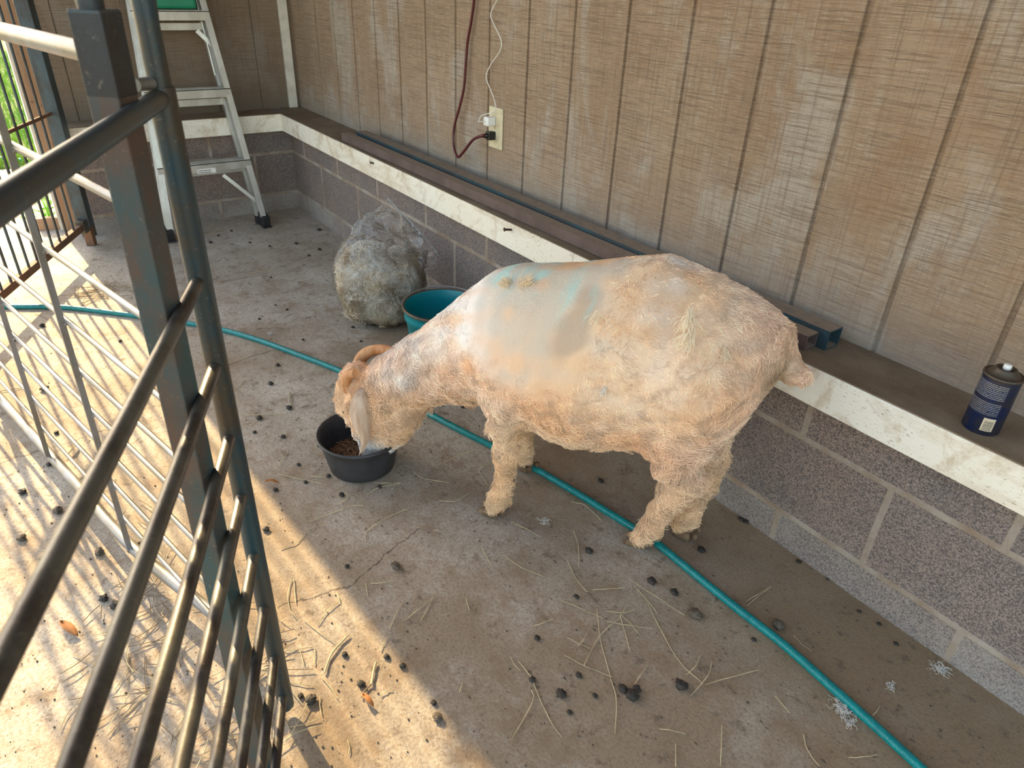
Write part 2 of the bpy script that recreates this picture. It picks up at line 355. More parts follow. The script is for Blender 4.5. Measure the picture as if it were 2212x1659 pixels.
# jamb, header, roof
struct(MB().box(-.16, -.02, -1.185, YW, 0, 2.3).build('door_1', M['jamb'], bevel=.002))
struct(MB().box(-.14, -.04, -1.197, -1.186, 0, 2.3).build('trim_9', M['trimw'], bevel=.001))
struct(MB().box(-.3, XE, -1.95, .1, 2.42, 2.47).build('ceiling', M['roof']))
struct(MB().box(-.14, 0, -1.95, -1.13, 2.36, 2.42).build('trim_10', M['roof']))
# outside ground
def m_gravel():
    m = NT('pebbly_pavement', .9); f = m.noise(45, 5, .8); g = m.voro(55)
    c = m.mix(m.ramp(f, [(.35, 0.), (.65, 1.)]), (.36, .31, .28), (.60, .55, .50)); c = m.mix(m.ramp(g, [(.08, .8), (.2, 0.)]), c, (.15, .13, .12))
    m.col(c); m.nor(m.bump(f, .6, .01)); return m.m
M['gravel'] = m_gravel(); M['soil'] = simple('grassy_soil', (.12, .17, .04), .95, 0, .5, 8, .4)
struct(MB().box(-1.5, -.15, -6, 4, -.16, -.02).build('ground', M['gravel']))
struct(MB().box(-20, -1.5, -14, 8, -.2, -.03).build('ground_beyond', M['soil']))
# grass: stuff
def grass():
    n = 26000; x = -1.55-rng.random(n)**1.6*6.5; y = -3.6+rng.random(n)*4.6; h = .05+rng.random(n)*.11
    a = rng.random(n)*6.283; wd = .003+.003*rng.random(n); ln = (rng.random((n, 2))-.5)*.09
    V = np.zeros((n, 3, 3)); V[:, 0] = np.stack([x-np.cos(a)*wd, y-np.sin(a)*wd, np.full(n, -.03)], 1); V[:, 1] = np.stack([x+np.cos(a)*wd, y+np.sin(a)*wd, np.full(n, -.03)], 1)
    V[:, 2] = np.stack([x+ln[:, 0], y+ln[:, 1], h-.03], 1)
    me = bpy.data.meshes.new('grass'); me.from_pydata(V.reshape(-1, 3).tolist(), [], [(3*i, 3*i+1, 3*i+2) for i in range(n)])
    m = NT('grass', .7); nz = m.noise(5, 4, .7); c = m.mix(m.ramp(nz, [(.35, 0.), (.65, 1.)]), (.08, .28, .03), (.38, .52, .06))
    c = m.mix(m.ramp(m.noise(3, 3, loc=(4, 4, 0)), [(.55, 0.), (.65, .6)]), c, (.55, .42, .12)); m.col(c)
    m.b.inputs['Transmission Weight'].default_value = 0
    me.materials.append(m.m); o = bpy.data.objects.new('grass', me); COL.objects.link(o)
    tag(o, 'sunlit green grass beyond the pavement outside the pen', 'grass', kind='stuff')
grass()

# ============================================================ LEDGE THINGS
def hollow_tube(mb, x0, x1, y0, y1, z0, z1, t=.003, dy=0.):
    # square tube along x, open ends
    O = [(y0, z0), (y1, z0), (y1, z1), (y0, z1)]; I = [(y0+t, z0+t), (y1-t, z0+t), (y1-t, z1-t), (y0+t, z1-t)]
    V = [(x, *p) for x in (x0, x1) for p in O]+[(x, *p) for x in (x0, x1) for p in I]
    F = []
    for k in range(4):
        j = (k+1) % 4
        F += [(k, j, 4+j, 4+k), (8+k, 8+j, 12+j, 12+k), (k, j, 8+j, 8+k), (4+k, 4+j, 12+j, 12+k)]
    V = [(x, y+dy*(x-x0)/(x1-x0), z) for x, y, z in V]; mb.add(V, F)
t = thing('square_steel_tube', 'mauve-brown square steel tube lying on the front of the ledge, nearer the board', 'steel tube', (2, -.13, HT+.0015), 'steel tubes lying on the ledge')
mb = MB(); hollow_tube(mb, .87, 3.085, -.1520, -.114, HT+.0045, HT+.0345, .003, .026); mb.build('tube_body', M['tube_mauve'], t)
mb = MB(); mb.lathe((3.055, -.1265, HT+.017), [(.0, -.013), (.0045, -.013), (.005, -.004), (.009, -.003), (.009, 0)], 16, (0, 1, 0)); mb.build('bolt', M['steelbolt'], t)
t = thing('square_steel_tube', 'dusty teal square steel tube lying on the ledge against the siding', 'steel tube', (2, -.07, HT), 'steel tubes lying on the ledge')
mb = MB(); hollow_tube(mb, .90, 3.105, -.098, -.052, HT+.0005, HT+.0425, .003, .014); mb.build('tube_body', M['tube_teal'], t)

def nail(px, py, ln, dx, label):
    P = on((px, py), 1, -DB); t0 = P+np.array([0, .004, 0]); t1 = P+np.array([dx, -ln, .004])
    mb = MB(); mb.tube([t0, t1], .0034, 8); mb.tube([t1, t1+np.array([dx*.1, -.002, 0])], .0062, 10)
    tag(mb.build('nail', M['nail'], loc=P), label, 'nail')
nail(1105, 497, .022, -.004, 'rusty nail sticking out of the cream board left of the goat')
nail(808, 354, .010, -.010, 'flattened rusty nail in the cream board near the far corner')

# outlet
P0 = on((1073, 278), 1, 0)
t = thing('electrical_outlet', 'ivory duplex electrical outlet plate on the siding', 'outlet', (1.79, -.004, .68))
cx, cz = 1.79, .683
MB().box(cx-.039, cx+.039, -.006, .0, cz-.064, cz+.064).build('cover_plate', M['ivory'], t, bevel=.003)
for dz in (.021, -.021):
    o = MB().lathe((cx, -.0055, cz+dz), [(.0, -.003), (.015, -.003), (.0165, -.0015), (.0165, 0)], 24, (0, 1, 0)).build('socket_face', M['ivory'], t)
MB().lathe((cx, -.006, cz), [(0, -.0018), (.003, -.0018), (.0035, 0)], 12, (0, 1, 0)).build('screw', M['steelbolt'], t)
# charger
t = thing('usb_charger', 'small white cube charger plugged into the upper socket', 'charger', (cx-.006, -.02, cz+.021))
MB().box(cx-.02, cx+.008, -.040, -.009, cz+.008, cz+.036).build('charger_body', M['white'], t, bevel=.004)
P = lambda x, y, c: on((x, y), 1, c)
pc = [np.array([cx-.006, -.038, cz+.022]), np.array([cx-.012, -.062, cz+.022]), P(1034, 262, -.06), P(1040, 250, -.045), P(1062, 243, -.03), P(1071, 232, -.02), P(1066, 210, -.012), P(1058, 190, -.012), P(1050, 165, -.012), P(1060, 140, -.012), P(1080, 110, -.014), P(1082, 85, -.014), P(1068, 55, -.013), P(1060, 30, -.013), P(1075, -5, -.013), P(1085, -60, -.013), P(1080, -120, -.013)]
tag(MB().tube(smooth_path(pc, 6), .0016, 8).build('charging_cable', M['cordwhite'], loc=pc[0]), 'thin white charging cable hanging wavy above the outlet', 'cable')
t = thing('extension_cord', 'dark maroon extension cord looping into the lower socket', 'cord', (cx, -.02, cz-.02))
pl0 = np.array([cx-.002, -.008, cz-.022])
pk = [pl0+np.array([-.008, -.030, 0]), P(1042, 293, -.052), P(1022, 302, -.05), P(1003, 326, -.045), P(990, 339, -.04), P(982, 325, -.035), P(979, 300, -.03), P(982, 270, -.025), P(993, 230, -.02), P(1002, 190, -.016), P(1006, 140, -.014), P(1010, 90, -.013), P(1018, 45, -.012), P(1024, 0, -.012), P(1030, -60, -.012), P(1030, -120, -.012)]
MB().tube(smooth_path(pk, 6), .0046, 12).build('cord', M['cordred'], t)
mb = MB(); mb.obox((cx-.002, -.022, cz-.022), (1, 0, 0), (0, 1, 0), (0, 0, 1), .012, .013, .013); mb.tube([(cx-.004, -.034, cz-.022), (cx-.010, -.050, cz-.022)], [.009, .0055], 12)
mb.build('plug', M['dark'], t, bevel=.003)

# spray can
def m_can():
    m = NT('navy_can_label', .38, .3); X = m.sep()
    z = X[2]; st = m.math('FRACT', m.math('MULTIPLY', z, 330.)); ln = m.math('LESS_THAN', st, .42)
    ang = m.math('ARCTAN2', X[1], X[0])
    words = m.n('TexNoise'); m.l(m.comb(m.math('MULTIPLY', ang, 26.), m.math('FLOOR', m.math('MULTIPLY', z, 330.)), 0.), words.inputs['Vector']); words.inputs['Scale'].default_value = 1.3
    msk = m.math('MULTIPLY', ln, m.math('GREATER_THAN', words.outputs[0], .42))
    zone = m.math('MULTIPLY', m.math('GREATER_THAN', z, .040), m.math('LESS_THAN', z, .096))
    gap = m.math('GREATER_THAN', m.math('ABSOLUTE', m.math('SUBTRACT', z, .066)), .003)
    side = m.math('MULTIPLY', m.math('GREATER_THAN', ang, -2.9), m.math('LESS_THAN', ang, -.75))
    k = m.math('MULTIPLY', m.math('MULTIPLY', msk, zone), m.math('MULTIPLY', gap, side))
    base = m.mix(m.ramp(m.noise(35, 4), [(.4, 0.), (.6, 1.)]), (.008, .02, .075), (.03, .03, .045))
    m.col(m.mix(m.math('MULTIPLY', k, .75), base, (.42, .43, .46))); return m.m
cc = np.array([3.418, -.108, HT])
t = thing('spray_can', 'dark blue aerosol spray can without cap standing on the ledge', 'spray can', cc)
MB().lathe(cc, [(0, .0), (.026, .0), (.0285, .003), (.0285, .100), (.0283, .103)], 48).build('can_body', m_can(), t)
M['cantop'] = simple('dull_can_metal', (.10, .08, .06), .5, .6, .2, 60)
MB().lathe(cc, [(.0283, .101), (.0300, .103), (.0300, .106), (.0275, .107), (.026, .104), (.022, .109), (.0165, .113), (.0160, .1165), (.0135, .1175), (.0120, .1155), (.010, .110), (0, .110)], 48).build('dome', M['cantop'], t)
MB().lathe(cc+np.array([0, 0, 0]), [(.0, .110), (.0042, .110), (.0042, .114), (.006, .1145), (.006, .1225), (.005, .1235), (0, .1235)], 20).build('nozzle', M['white'], t)
# barcode patch (curved on the can)
def can_patch(a0, a1, z0, z1, r, n=10):
    mb = MB(); V = []
    for i in range(n+1):
        a = a0+(a1-a0)*i/n; V += [(cc[0]+r*math.cos(a), cc[1]+r*math.sin(a), cc[2]+z0), (cc[0]+r*math.cos(a), cc[1]+r*math.sin(a), cc[2]+z1)]
    mb.add(V, [(2*i, 2*i+2, 2*i+3, 2*i+1) for i in range(n)], True); return mb
A0 = math.atan2(CAM[1]-cc[1], CAM[0]-cc[0])
M['paper'] = simple('aged_paper', (.60, .50, .36), .7, 0, .1, 60)
bp = can_patch(A0+.0, A0+.62, .011, .035, .0288).build('barcode_label', M['paper'], t)
mb = MB(); zz = .0125
for i, wv in enumerate([1, .5, .8, .4, 1, .6, .4, 1.1, .5, .7, .4, .9, .5, .6]):
    h = .0008*wv; q = can_patch(A0+.07, A0+.55, zz, zz+h, .02895, 6); mb.add(q.v, q.f); zz += h+.00075
mb.build('barcode', M['dark'], bp)

# ============================================================ FLOOR THINGS
# bowl
BC = np.array([2.352, -.785, 0])
t = thing('feed_bowl', 'black rubber feed bowl the goat is eating from', 'bowl', BC)
MB().lathe(BC, [(0, .001), (.078, .001), (.083, .004), (.095, .06), (.099, .088), (.106, .093), (.1095, .099), (.108, .1035), (.104, .1035), (.099, .098), (.090, .055), (.079, .012), (0, .010)], 72).build('bowl_body', M['bowl'], t)
def pellets():
    n = 900; mb = MB(); base = [(math.cos(a), math.sin(a)) for a in np.linspace(0, 6.283, 6)[:-1]]
    for i in range(n):
        rr = .082*math.sqrt(random.random()); an = random.random()*6.283; x, y = rr*math.cos(an), rr*math.sin(an)
        hgt = .026+.012*math.exp(-((x+.02)**2+(y+.03)**2)/.002)+random.random()*.006
        c = BC+np.array([x, y, hgt]); d = np.array([random.gauss(0, 1), random.gauss(0, 1), random.gauss(0, .35)]); d /= np.linalg.norm(d)
        mb.tube([c-d*.0055, c+d*.0055], .0022, 5)
    mb.blob(BC+np.array([0, 0, .022]), (.084, .084, .010), .1, 3)
    tag(mb.build('feed_pellets', M['feed'], loc=BC+np.array([0, 0, .03])), 'brown feed pellets in the black rubber bowl', 'feed', kind='stuff')
pellets()
# teal bucket
BK = np.array([2.03, -.352, 0.])
t = thing('bucket', 'teal plastic bucket standing behind the goat\'s neck by the block wall', 'bucket', BK)
MB().lathe(BK, [(0, .003), (.088, .003), (.092, 0), (.093, .004), (.112, .190), (.117, .191), (.118, .205), (.119, .222), (.123, .224), (.123, .232), (.117, .233), (.1145, .228), (.110, .19), (.091, .010), (0, .008)], 72).build('bucket_body', M['teal'], t)
MB().lathe(BK, [(.1225, .2245), (.1250, .2275), (.1235, .232), (.1185, .2345), (.1155, .232), (.1165, .2295)], 72).build('rim', M['cantop'], t)
hd = []
for k in range(25):
    a = math.pi*k/24; hd.append(BK+np.array([.124*math.cos(a)*.0+.0, 0, 0])+np.array([-.126*math.cos(a)*.6-.0, -.126*math.cos(a)*.8, .0])+np.array([-.126*math.sin(a)*.8, .126*math.sin(a)*.6, .0])+np.array([0, 0, .226+.012*math.sin(a)]))
MB().tube(hd, .0025, 8).build('handle', M['galv'], t)

# hoses
hp = [(-260, 640), (-120, 645), (0, 661), (130, 663), (240, 675), (330, 687), (400, 697), (480, 712), (560, 735), (650, 768), (740, 803), (830, 845), (925, 893), (1000, 932), (1060, 962), (1145, 1006), (1230, 1055), (1320, 1110), (1400, 1160), (1440, 1190), (1520, 1256), (1600, 1320), (1690, 1390), (1790, 1478), (1890, 1568), (1985, 1655), (2080, 1745), (2180, 1850)]
HR = .0088
hpts = smooth_path([fl(x, y, HR) for x, y in hp], 5)
def m_hose():
    m = NT('green_hose', .3); X = m.n('UVMap')
    nz = m.noise(60, 4); v = m.voro(420, sc=(1, 1, 1)); c = m.mix(m.ramp(nz, [(.3, 0.), (.7, 1.)]), (.0, .15, .155), (.0, .235, .23))
    c = m.mix(m.ramp(m.noise(300, 2), [(.62, 0.), (.7, .35)]), c, (.2, .42, .40)); m.col(c); m.nor(m.bump(v, .4, .001)); return m.m
M['hose'] = m_hose()
tag(MB().tube(hpts, HR, 16).build('garden_hose', M['hose'], loc=hpts[60]), 'long green garden hose running across the concrete floor under the goat', 'hose')
ho = smooth_path([fl(x, y, .0) for x, y in ((-60, 334), (0, 338), (50, 342), (95, 346), (150, 352), (220, 365))], 6)
ho = [p+np.array([0, 0, -.012]) for p in ho]
tag(MB().tube(ho, .011, 12).build('garden_hose', simple('turquoise_hose', (.02, .42, .38), .4, 0, .1, 20), loc=ho[3]), 'turquoise hose lying outside at the edge of the grass', 'hose')

def pn(S, N, Z, f, seed=0):                 # smooth pseudo noise, about -1..1
    r = np.random.default_rng(seed); v = np.zeros_like(S)
    for i in range(7):
        k = r.normal(size=3); k *= f*(.6+.9*r.random())/np.linalg.norm(k); v += np.sin(S*k[0]+N*k[1]+Z*k[2]+r.random()*6.28)
    return v/2.6
# clear bag with fleece
AX = np.array([.579, .815, 0]); BX = np.array([-.815, .579, 0]); ZX = np.array([0, 0, 1.])
BG = np.array([1.612, -.352, 0])
rings = [(0, .004, 0, .05, .04), (0, .012, 0, .10, .07), (-.008, .05, 0, .138, .10), (-.012, .10, 0, .155, .112), (-.012, .15, -2, .162, .115), (-.006, .20, -8, .162, .11), (.010, .245, -18, .155, .092), (.035, .28, -30, .145, .062), (.07, .315, -41, .133, .03), (.098, .345, -46, .127, .010), (.115, .365, -48, .125, .003)]
def bag():
    R = []
    nn = 5
    for i in range(len(rings)-1):
        for k in range(nn): t = k/nn; R.append([a+(b-a)*t for a, b in zip(rings[i], rings[i+1])])
    R.append(rings[-1]); S = 96; V = []
    for i, (u, z, an, p, q) in enumerate(R):
        ca, sa = math.cos(math.radians(an)), math.sin(math.radians(an))
        for k in range(S):
            th = 2*math.pi*k/S; x = p*math.cos(th); y = q*math.sin(th)
            P0 = BG+AX*(u+x*ca)+ZX*(z+x*sa)+BX*y
            n = Vector(P0*9); cr = abs(mnoise.noise(Vector((P0[0]*22, P0[1]*22, P0[2]*9+4))))*.016-.004+mnoise.noise(n*3)*.004+.004*math.sin(abs(math.cos(th))*40*(z+.1))*(abs(math.cos(th))**6)
            up = min(1, max(0, (z-.20)/.1)); cr *= (1+1.3*up)
            od = AX*math.cos(th)*ca+ZX*math.cos(th)*sa*.5+BX*math.sin(th)
            P = P0-od*cr*min(1, i/6); P[2] = max(P[2], .0015); V.append(P)
    mb = MB(); F = [(i*S+k, i*S+(k+1) % S, (i+1)*S+(k+1) % S, (i+1)*S+k) for i in range(len(R)-1) for k in range(S)]; F.append(tuple(range(S))[::-1]); F.append(tuple(range((len(R)-1)*S, len(R)*S)))
    mb.add(V, F, True); return mb
def m_plastic():
    m = bpy.data.materials.new('clear_plastic_film'); m.use_nodes = True; t = m.node_tree; t.nodes.clear(); N = lambda k: t.nodes.new('ShaderNode'+k)
    o = N('OutputMaterial'); tr = N('BsdfTransparent'); tr.inputs[0].default_value = (.985, .99, .995, 1); gl = N('BsdfGlossy'); gl.inputs['Roughness'].default_value = .09
    df = N('BsdfTranslucent'); df.inputs[0].default_value = (.8, .85, .9, 1); lw = N('LayerWeight'); lw.inputs[0].default_value = .22
    tc = N('TexCoord'); nz = N('TexNoise'); nz.inputs['Scale'].default_value = 28; nz.inputs['Detail'].default_value = 3; nz.inputs['Distortion'].default_value = 1.2; t.links.new(tc.outputs['Object'], nz.inputs['Vector'])
    b = N('Bump'); b.inputs['Strength'].default_value = .9; b.inputs['Distance'].default_value = .012; t.links.new(nz.outputs[0], b.inputs['Height'])
    for s in (gl, lw): t.links.new(b.outputs[0], s.inputs['Normal'])
    ma = N('Math'); ma.operation = 'MULTIPLY_ADD'; ma.inputs[1].default_value = .85; ma.inputs[2].default_value = .05; t.links.new(lw.outputs['Fresnel'], ma.inputs[0])
    mx = N('MixShader'); t.links.new(ma.outputs[0], mx.inputs[0]); t.links.new(tr.outputs[0], mx.inputs[1]); t.links.new(gl.outputs[0], mx.inputs[2])
    m2 = N('MixShader'); m2.inputs[0].default_value = .05; t.links.new(mx.outputs[0], m2.inputs[1]); t.links.new(df.outputs[0], m2.inputs[2]); t.links.new(m2.outputs[0], o.inputs[0]); return m
M['filmedge'] = simple('zip_plastic', (.50, .54, .56), .25, 0, .1, 20)
t = thing('plastic_bag', 'clear zip plastic bag stuffed with shorn fleece, standing on the floor by the block wall', 'bag', BG)
bo = bag().build('bag_film', m_plastic(), t)
zp = []
u, z, an, p, q = rings[-1]; ca, sa = math.cos(math.radians(an)), math.sin(math.radians(an))
MB().tube([BG+AX*(u-p*ca)+ZX*(z-p*sa), BG+AX*u+ZX*(z+.004), BG+AX*(u+p*ca)+ZX*(z+p*sa)], .0013, 8).build('zip_strip', M['filmedge'], t)
def fleece():
    bm = bmesh.new(); bmesh.ops.create_icosphere(bm, subdivisions=6, radius=1); V = []
    for v in bm.verts:
        d = v.co.normalized(); n1 = mnoise.noise(d*2.2+Vector((3, 1, 4))); n2 = mnoise.noise(d*6); n3 = abs(mnoise.noise(d*15)); n4 = mnoise.noise(d*40)
        bx = 1/((abs(d.x)**3.2+abs(d.y)**3.2+abs(d.z)**3.2)**(1/3.2)); d = d*(.35+.65*bx)
        k = .97+.10*n1+.09*n2+.07*n3+.03*n4; x = d.x*.147*k; y = d.y*.094*k; z = .140+d.z*.134*k*(1.12 if d.z > 0 else 1)
        V.append(BG+AX*(x-.006)+BX*y+ZX*max(.006, z+(-.12*x if z > .12 else 0)))
    mb = MB(); mb.add(V, [tuple(q.index for q in f.verts) for f in bm.faces], True); bm.free()
    m = NT('raw_fleece', .95); a = m.noise(14, 5, .65, dist=.8); b2 = m.noise(34, 5, .7, loc=(2, 2, 2)); c = m.mix(m.ramp(a, [(.38, 0.), (.60, 1.)]), (.40, .30, .20), (.74, .68, .60))
    c = m.mix(m.ramp(b2, [(.55, 0.), (.68, .8)]), c, (.78, .62, .42)); c = m.mix(m.ramp(b2, [(.30, .75), (.42, 0.)]), c, (.14, .11, .085)); m.col(c); m.nor(m.bump(b2, 1.0, .012))
    o = mb.build('raw_fleece', m.m, loc=BG+np.array([0, 0, .1])); tag(o, 'matted grey and brown shorn fleece packed in the clear bag', 'fleece')
    me_ = o.data; nv = len(me_.vertices); co = np.empty(nv*3); me_.vertices.foreach_get('co', co); co = co.reshape(-1, 3); vn = np.empty(nv*3); me_.vertices.foreach_get('normal', vn); vn = vn.reshape(-1, 3)
    NS = 16000; K = 7; ii = rng.integers(0, nv, NS); P = co[ii]; Nn = vn[ii]; f = np.stack([pn(P[:, 0], P[:, 1], P[:, 2], 40, q) for q in (31, 32, 33)], 1); t_ = f-Nn*np.sum(f*Nn, 1)[:, None]; t_ /= np.linalg.norm(t_, axis=1)[:, None]+1e-9; b_ = np.cross(Nn, t_)
    L = .006+.012*rng.random(NS); ph = pn(P[:, 0], P[:, 1], P[:, 2], 120, 34)*3; pts = np.empty((NS, K, 3))
    for k in range(K):
        u = k/(K-1); pts[:, k] = P+t_*(L*u)[:, None]+Nn*(.0035*math.sin(u*3))+b_*(np.sin(ph+u*7)*.0022)[:, None]
    hc = bpy.data.hair_curves.new('loose_fibre'); hc.add_curves([K]*NS); hc.attributes['position'].data.foreach_set('vector', pts.reshape(-1).astype(np.float32))
    ra = hc.attributes.get('radius') or hc.attributes.new('radius', 'FLOAT', 'POINT'); ra.data.foreach_set('value', np.tile(np.linspace(.0009, .0004, K), NS).astype(np.float32))
    g = np.clip(.5+1.1*pn(P[:, 0], P[:, 1], P[:, 2], 38, 35), 0, 1)[:, None]; g2 = np.clip(pn(P[:, 0], P[:, 1], P[:, 2], 55, 36), 0, 1)[:, None]
    c = np.ones((NS, 4), np.float32); c[:, :3] = (np.array([.30, .21, .13])*(1-g)+np.array([.72, .65, .55])*g)*(1-g2*.6)+np.array([.80, .62, .40])*g2*.6
    at = hc.attributes.new('col', 'FLOAT_COLOR', 'CURVE'); at.data.foreach_set('color', c.reshape(-1)); hc.materials.append(m_attr('raw_wool_fibre', .8, .2).m)
    oo = bpy.data.objects.new('loose_fibre', hc); COL.objects.link(oo); oo.parent = o; oo['kind'] = 'stuff' 
fleece()

# ============================================================ LADDER
def lx(z): return .332-.205*z
RRy = lambda z: -.356-.078*z
RLy = lambda z: -.812+.078*z
t = thing('step_ladder', 'aluminium step ladder leaning folded against the far wall', 'ladder', (.33, -.58, 0))
def rail(yf, side, x0=0., z0=.05, z1=1.75, w=.058, name='rail', parent=t):
    mb = MB()
    for (off, hw, ht) in ((0, .0015, w/2), ):
        mb.bar((lx(z0)+x0, yf(z0), z0), (lx(z1)+x0, yf(z1), z1), w, .003, (0, 1, 0))
    for s in (-1, 1):
        mb.bar((lx(z0)+x0+s*w/2, yf(z0)+side*.012, z0), (lx(z1)+x0+s*w/2, yf(z1)+side*.012, z1), .003, .026, (0, 1, 0))
    for s in (-.2, .2):
        mb.bar((lx(z0)+x0+s*w, yf(z0)-side*.0015, z0), (lx(z1)+x0+s*w, yf(z1)-side*.0015, z1), .007, .004, (0, 1, 0))
    return mb.build(name, M['alu'], parent)
rail(RRy, -1); rail(RLy, 1)
# rivets omitted parts: feet
for yf, sd in ((RRy, -1), (RLy, 1)):
    mb = MB(); mb.obox((lx(0)+.0, yf(0)+sd*.008, .028), (1, 0, -.2), (0, 1, 0), (.2, 0, 1), .036, .018, .030); mb.obox((lx(0)+.004, yf(0)+sd*.008, .004), (1, 0, 0), (0, 1, 0), (0, 0, 1), .042, .021, .004)
    mb.build('foot', M['blackrub'], t, bevel=.003)
for k, z in enumerate((.315, .62, .925, 1.23, 1.535)):
    yr, yl = RRy(z)-.0, RLy(z)+.0; x = lx(z)
    mb = MB(); mb.box(x-.034, x+.036, yl, yr, z-.003, z); mb.box(x+.033, x+.036, yl, yr, z-.036, z); mb.box(x-.037, x-.034, yl, yr, z-.030, z+.0)
    for j in range(5): mb.box(x-.025+j*.012, x-.021+j*.012, yl, yr, z, z+.002)
    st = mb.build('step', M['alu'], t)
    if k == 0:
        a, b = on((427, 372), 0, x+.037), on((466, 367), 0, x+.037)
        zc = (a[2]+b[2])/2
        lb = MB().box(x+.036, x+.0372, a[1], b[1], zc-.011, zc+.011).build('sticker', M['white'], st)
        mb = MB(); random.seed(3)
        for r0 in range(2):
            yy = a[1]+.004
            while yy < b[1]-.022: w_ = .003+random.random()*.005; mb.box(x+.0371, x+.0375, yy, yy+w_, zc+.003-r0*.009-.0015, zc+.003-r0*.009+.0022); yy += w_+.0018
        mb.build('sticker_print', M['dark'], lb)
    for s, yf in ((-1, RRy), (1, RLy)):
        MB().lathe((x, yf(z)-s*-.003, z-.018), [(0, -.004), (.004, -.003), (.005, 0)], 10, (0, 1, 0)).build('rivet', M['alu'], t)
# rear legs and their cross bars
for yf, sd in ((lambda z: RRy(z)-.022, -1), (lambda z: RLy(z)+.022, 1)):
    mb = MB(); f0 = (lx(.03)-.052, yf(.03), .035); f1 = (lx(1.7)-.048, yf(1.7), 1.7); mb.bar(f0, f1, .028, .018, (0, 1, 0)); mb.build('rear_leg', M['alu'], t)
    MB().obox((lx(0)-.050, yf(0), .020), (1, 0, 0), (0, 1, 0), (0, 0, 1), .018, .013, .020).build('foot', M['blackrub'], t, bevel=.002)
for z in (.26, .555, .86, 1.2):
    x = lx(z)-.056; MB().box(x-.003, x+.003, RLy(z)+.02, RRy(z)-.02, z-.014, z+.014).build('rear_cross_bar', M['alu'], t)
a = on((482, 378), 0, lx(.27)); b = on((561, 440), 0, lx(.1))
MB().bar(a, b, .016, .006, (1, 0, 0)).build('diagonal_brace', M['alu'], t)
a = on((425, 66), 0, lx(.86)-.01); b = on((467, 106), 0, lx(.8)-.01); MB().bar(a, b, .018, .004, (1, 0, 0)).build('spreader', M['alu'], t)
a = on((421, -12), 0, lx(.95)-.02); b = on((465, 163), 0, lx(.7)-.02); MB().tube([a, b], .004, 8).build('spreader_rod', M['alu'], t)
# green case on the step
z = .927; GY0 = on((300, 33), 0, lx(.93))[1]; GY1 = on((425, 30), 0, lx(.93))[1]
t = thing('tool_case', 'green plastic case sitting on the ladder step at the top of the picture', 'case', (lx(.93), (GY0+GY1)/2, z))
MB().box(lx(.93)-.045, lx(.93)+.030, GY0, GY1, z+.004, z+.16).build('case_body', M['green'], t, bevel=.012)
for i in range(4):
    yy = GY0+(GY1-GY0)*(.40+.17*i); hh = .012 if i % 2 else .018; mb = MB()
    mb.box(lx(.93)+.0300, lx(.93)+.0312, yy, yy+.0035, z+.040, z+.040+hh); mb.box(lx(.93)+.0300, lx(.93)+.0312, yy, yy+.010, z+.048, z+.051)
    mb.build('case_marking', M['dark'], t)

# ============================================================ PENS: gates
# foreground panel (post + rails)
PA = np.array([2.93, -1.195]); dA = np.array([math.cos(math.radians(-24.8)), math.sin(math.radians(-24.8))])
t = thing('corral_panel', 'nearest steel pen panel whose round bars run past the camera at the left', 'pen panel', (PA[0], PA[1], 0))
mb = MB(); mb.tube([(PA[0], PA[1], .012), (PA[0], PA[1], .020), (PA[0], PA[1], 1.008)], [.009, .0135, .0135], 24); mb.build('post', M['gate_blue'], t)
mb = MB(); mb.tube([(PA[0], PA[1], 1.0), (PA[0], PA[1], 1.40)], .0108, 20); mb.build('post_sleeve', M['gate_blue'], t)
p3 = lambda s, z, o=0.: np.array([PA[0]+dA[0]*s-dA[1]*o, PA[1]+dA[1]*s+dA[0]*o, z])
zA = [.998, .802, .692, .587, .489, .379, .271, .156, .055]
for i, z in enumerate(zA):
    mb = MB()
    if i == 0: mb.tube([p3(.004, z), p3(.03, z), p3(1.15, z+.0)], [.0085, .0098, .0098], 16)
    else: mb.tube([p3(.010, z), p3(1.15, z)], .0078, 16)
    mb.build('rail', M['top_bar'] if i == 0 else M['bar'], t)
mb = MB(); mb.tube([p3(1.15, .04), p3(1.15, 1.02)], .013, 16); mb.build('end_post', M['gate_blue'], t)
# square post
PB = np.array([3.0, -1.262]); th = math.radians(-42)
e1 = np.array([math.cos(th), math.sin(th), 0]); e2 = np.array([-math.sin(th), math.cos(th), 0])
t = thing('gate_post', 'tall square steel post with streaked blue and rusty paint at the left', 'post', (PB[0], PB[1], 0))
tl = np.array([.002, .013, 1.]); tl /= np.linalg.norm(tl)
MB().obox((PB[0]+.001, PB[1]+.007, .54), e1, e2, tl, .0150, .0150, .54).build('post_tube', M['gate_post'], t, bevel=.002)
PT = PB+np.array([.002, .0138])
MB().obox((PT[0], PT[1], 1.045), e1, e2, tl, .0152, .0152, .034).build('post_cap', M['shaded_steel'], t, bevel=.002)
c0 = np.array([PT[0], PT[1], 1.072]); c1 = np.array([PA[0], PA[1], 1.085])
MB().tube(smooth_path([c0+np.array([0, 0, -.01]), c0+np.array([0, 0, .024]), c0*.55+c1*.45+np.array([0, 0, .034]), c1+np.array([0, 0, .016]), c1+np.array([0, 0, -.03])], 6), [.0105]*25, 12).build('connecting_loop', M['shaded_steel'], t)
ga = onp((292, 184), PB, (PA-PB)/np.linalg.norm(PA-PB)); gb = onp((326, 180), PB, (PA-PB)/np.linalg.norm(PA-PB))
MB().tube([ga, gb], .0062, 12).build('hinge_pin', M['galv'], t)
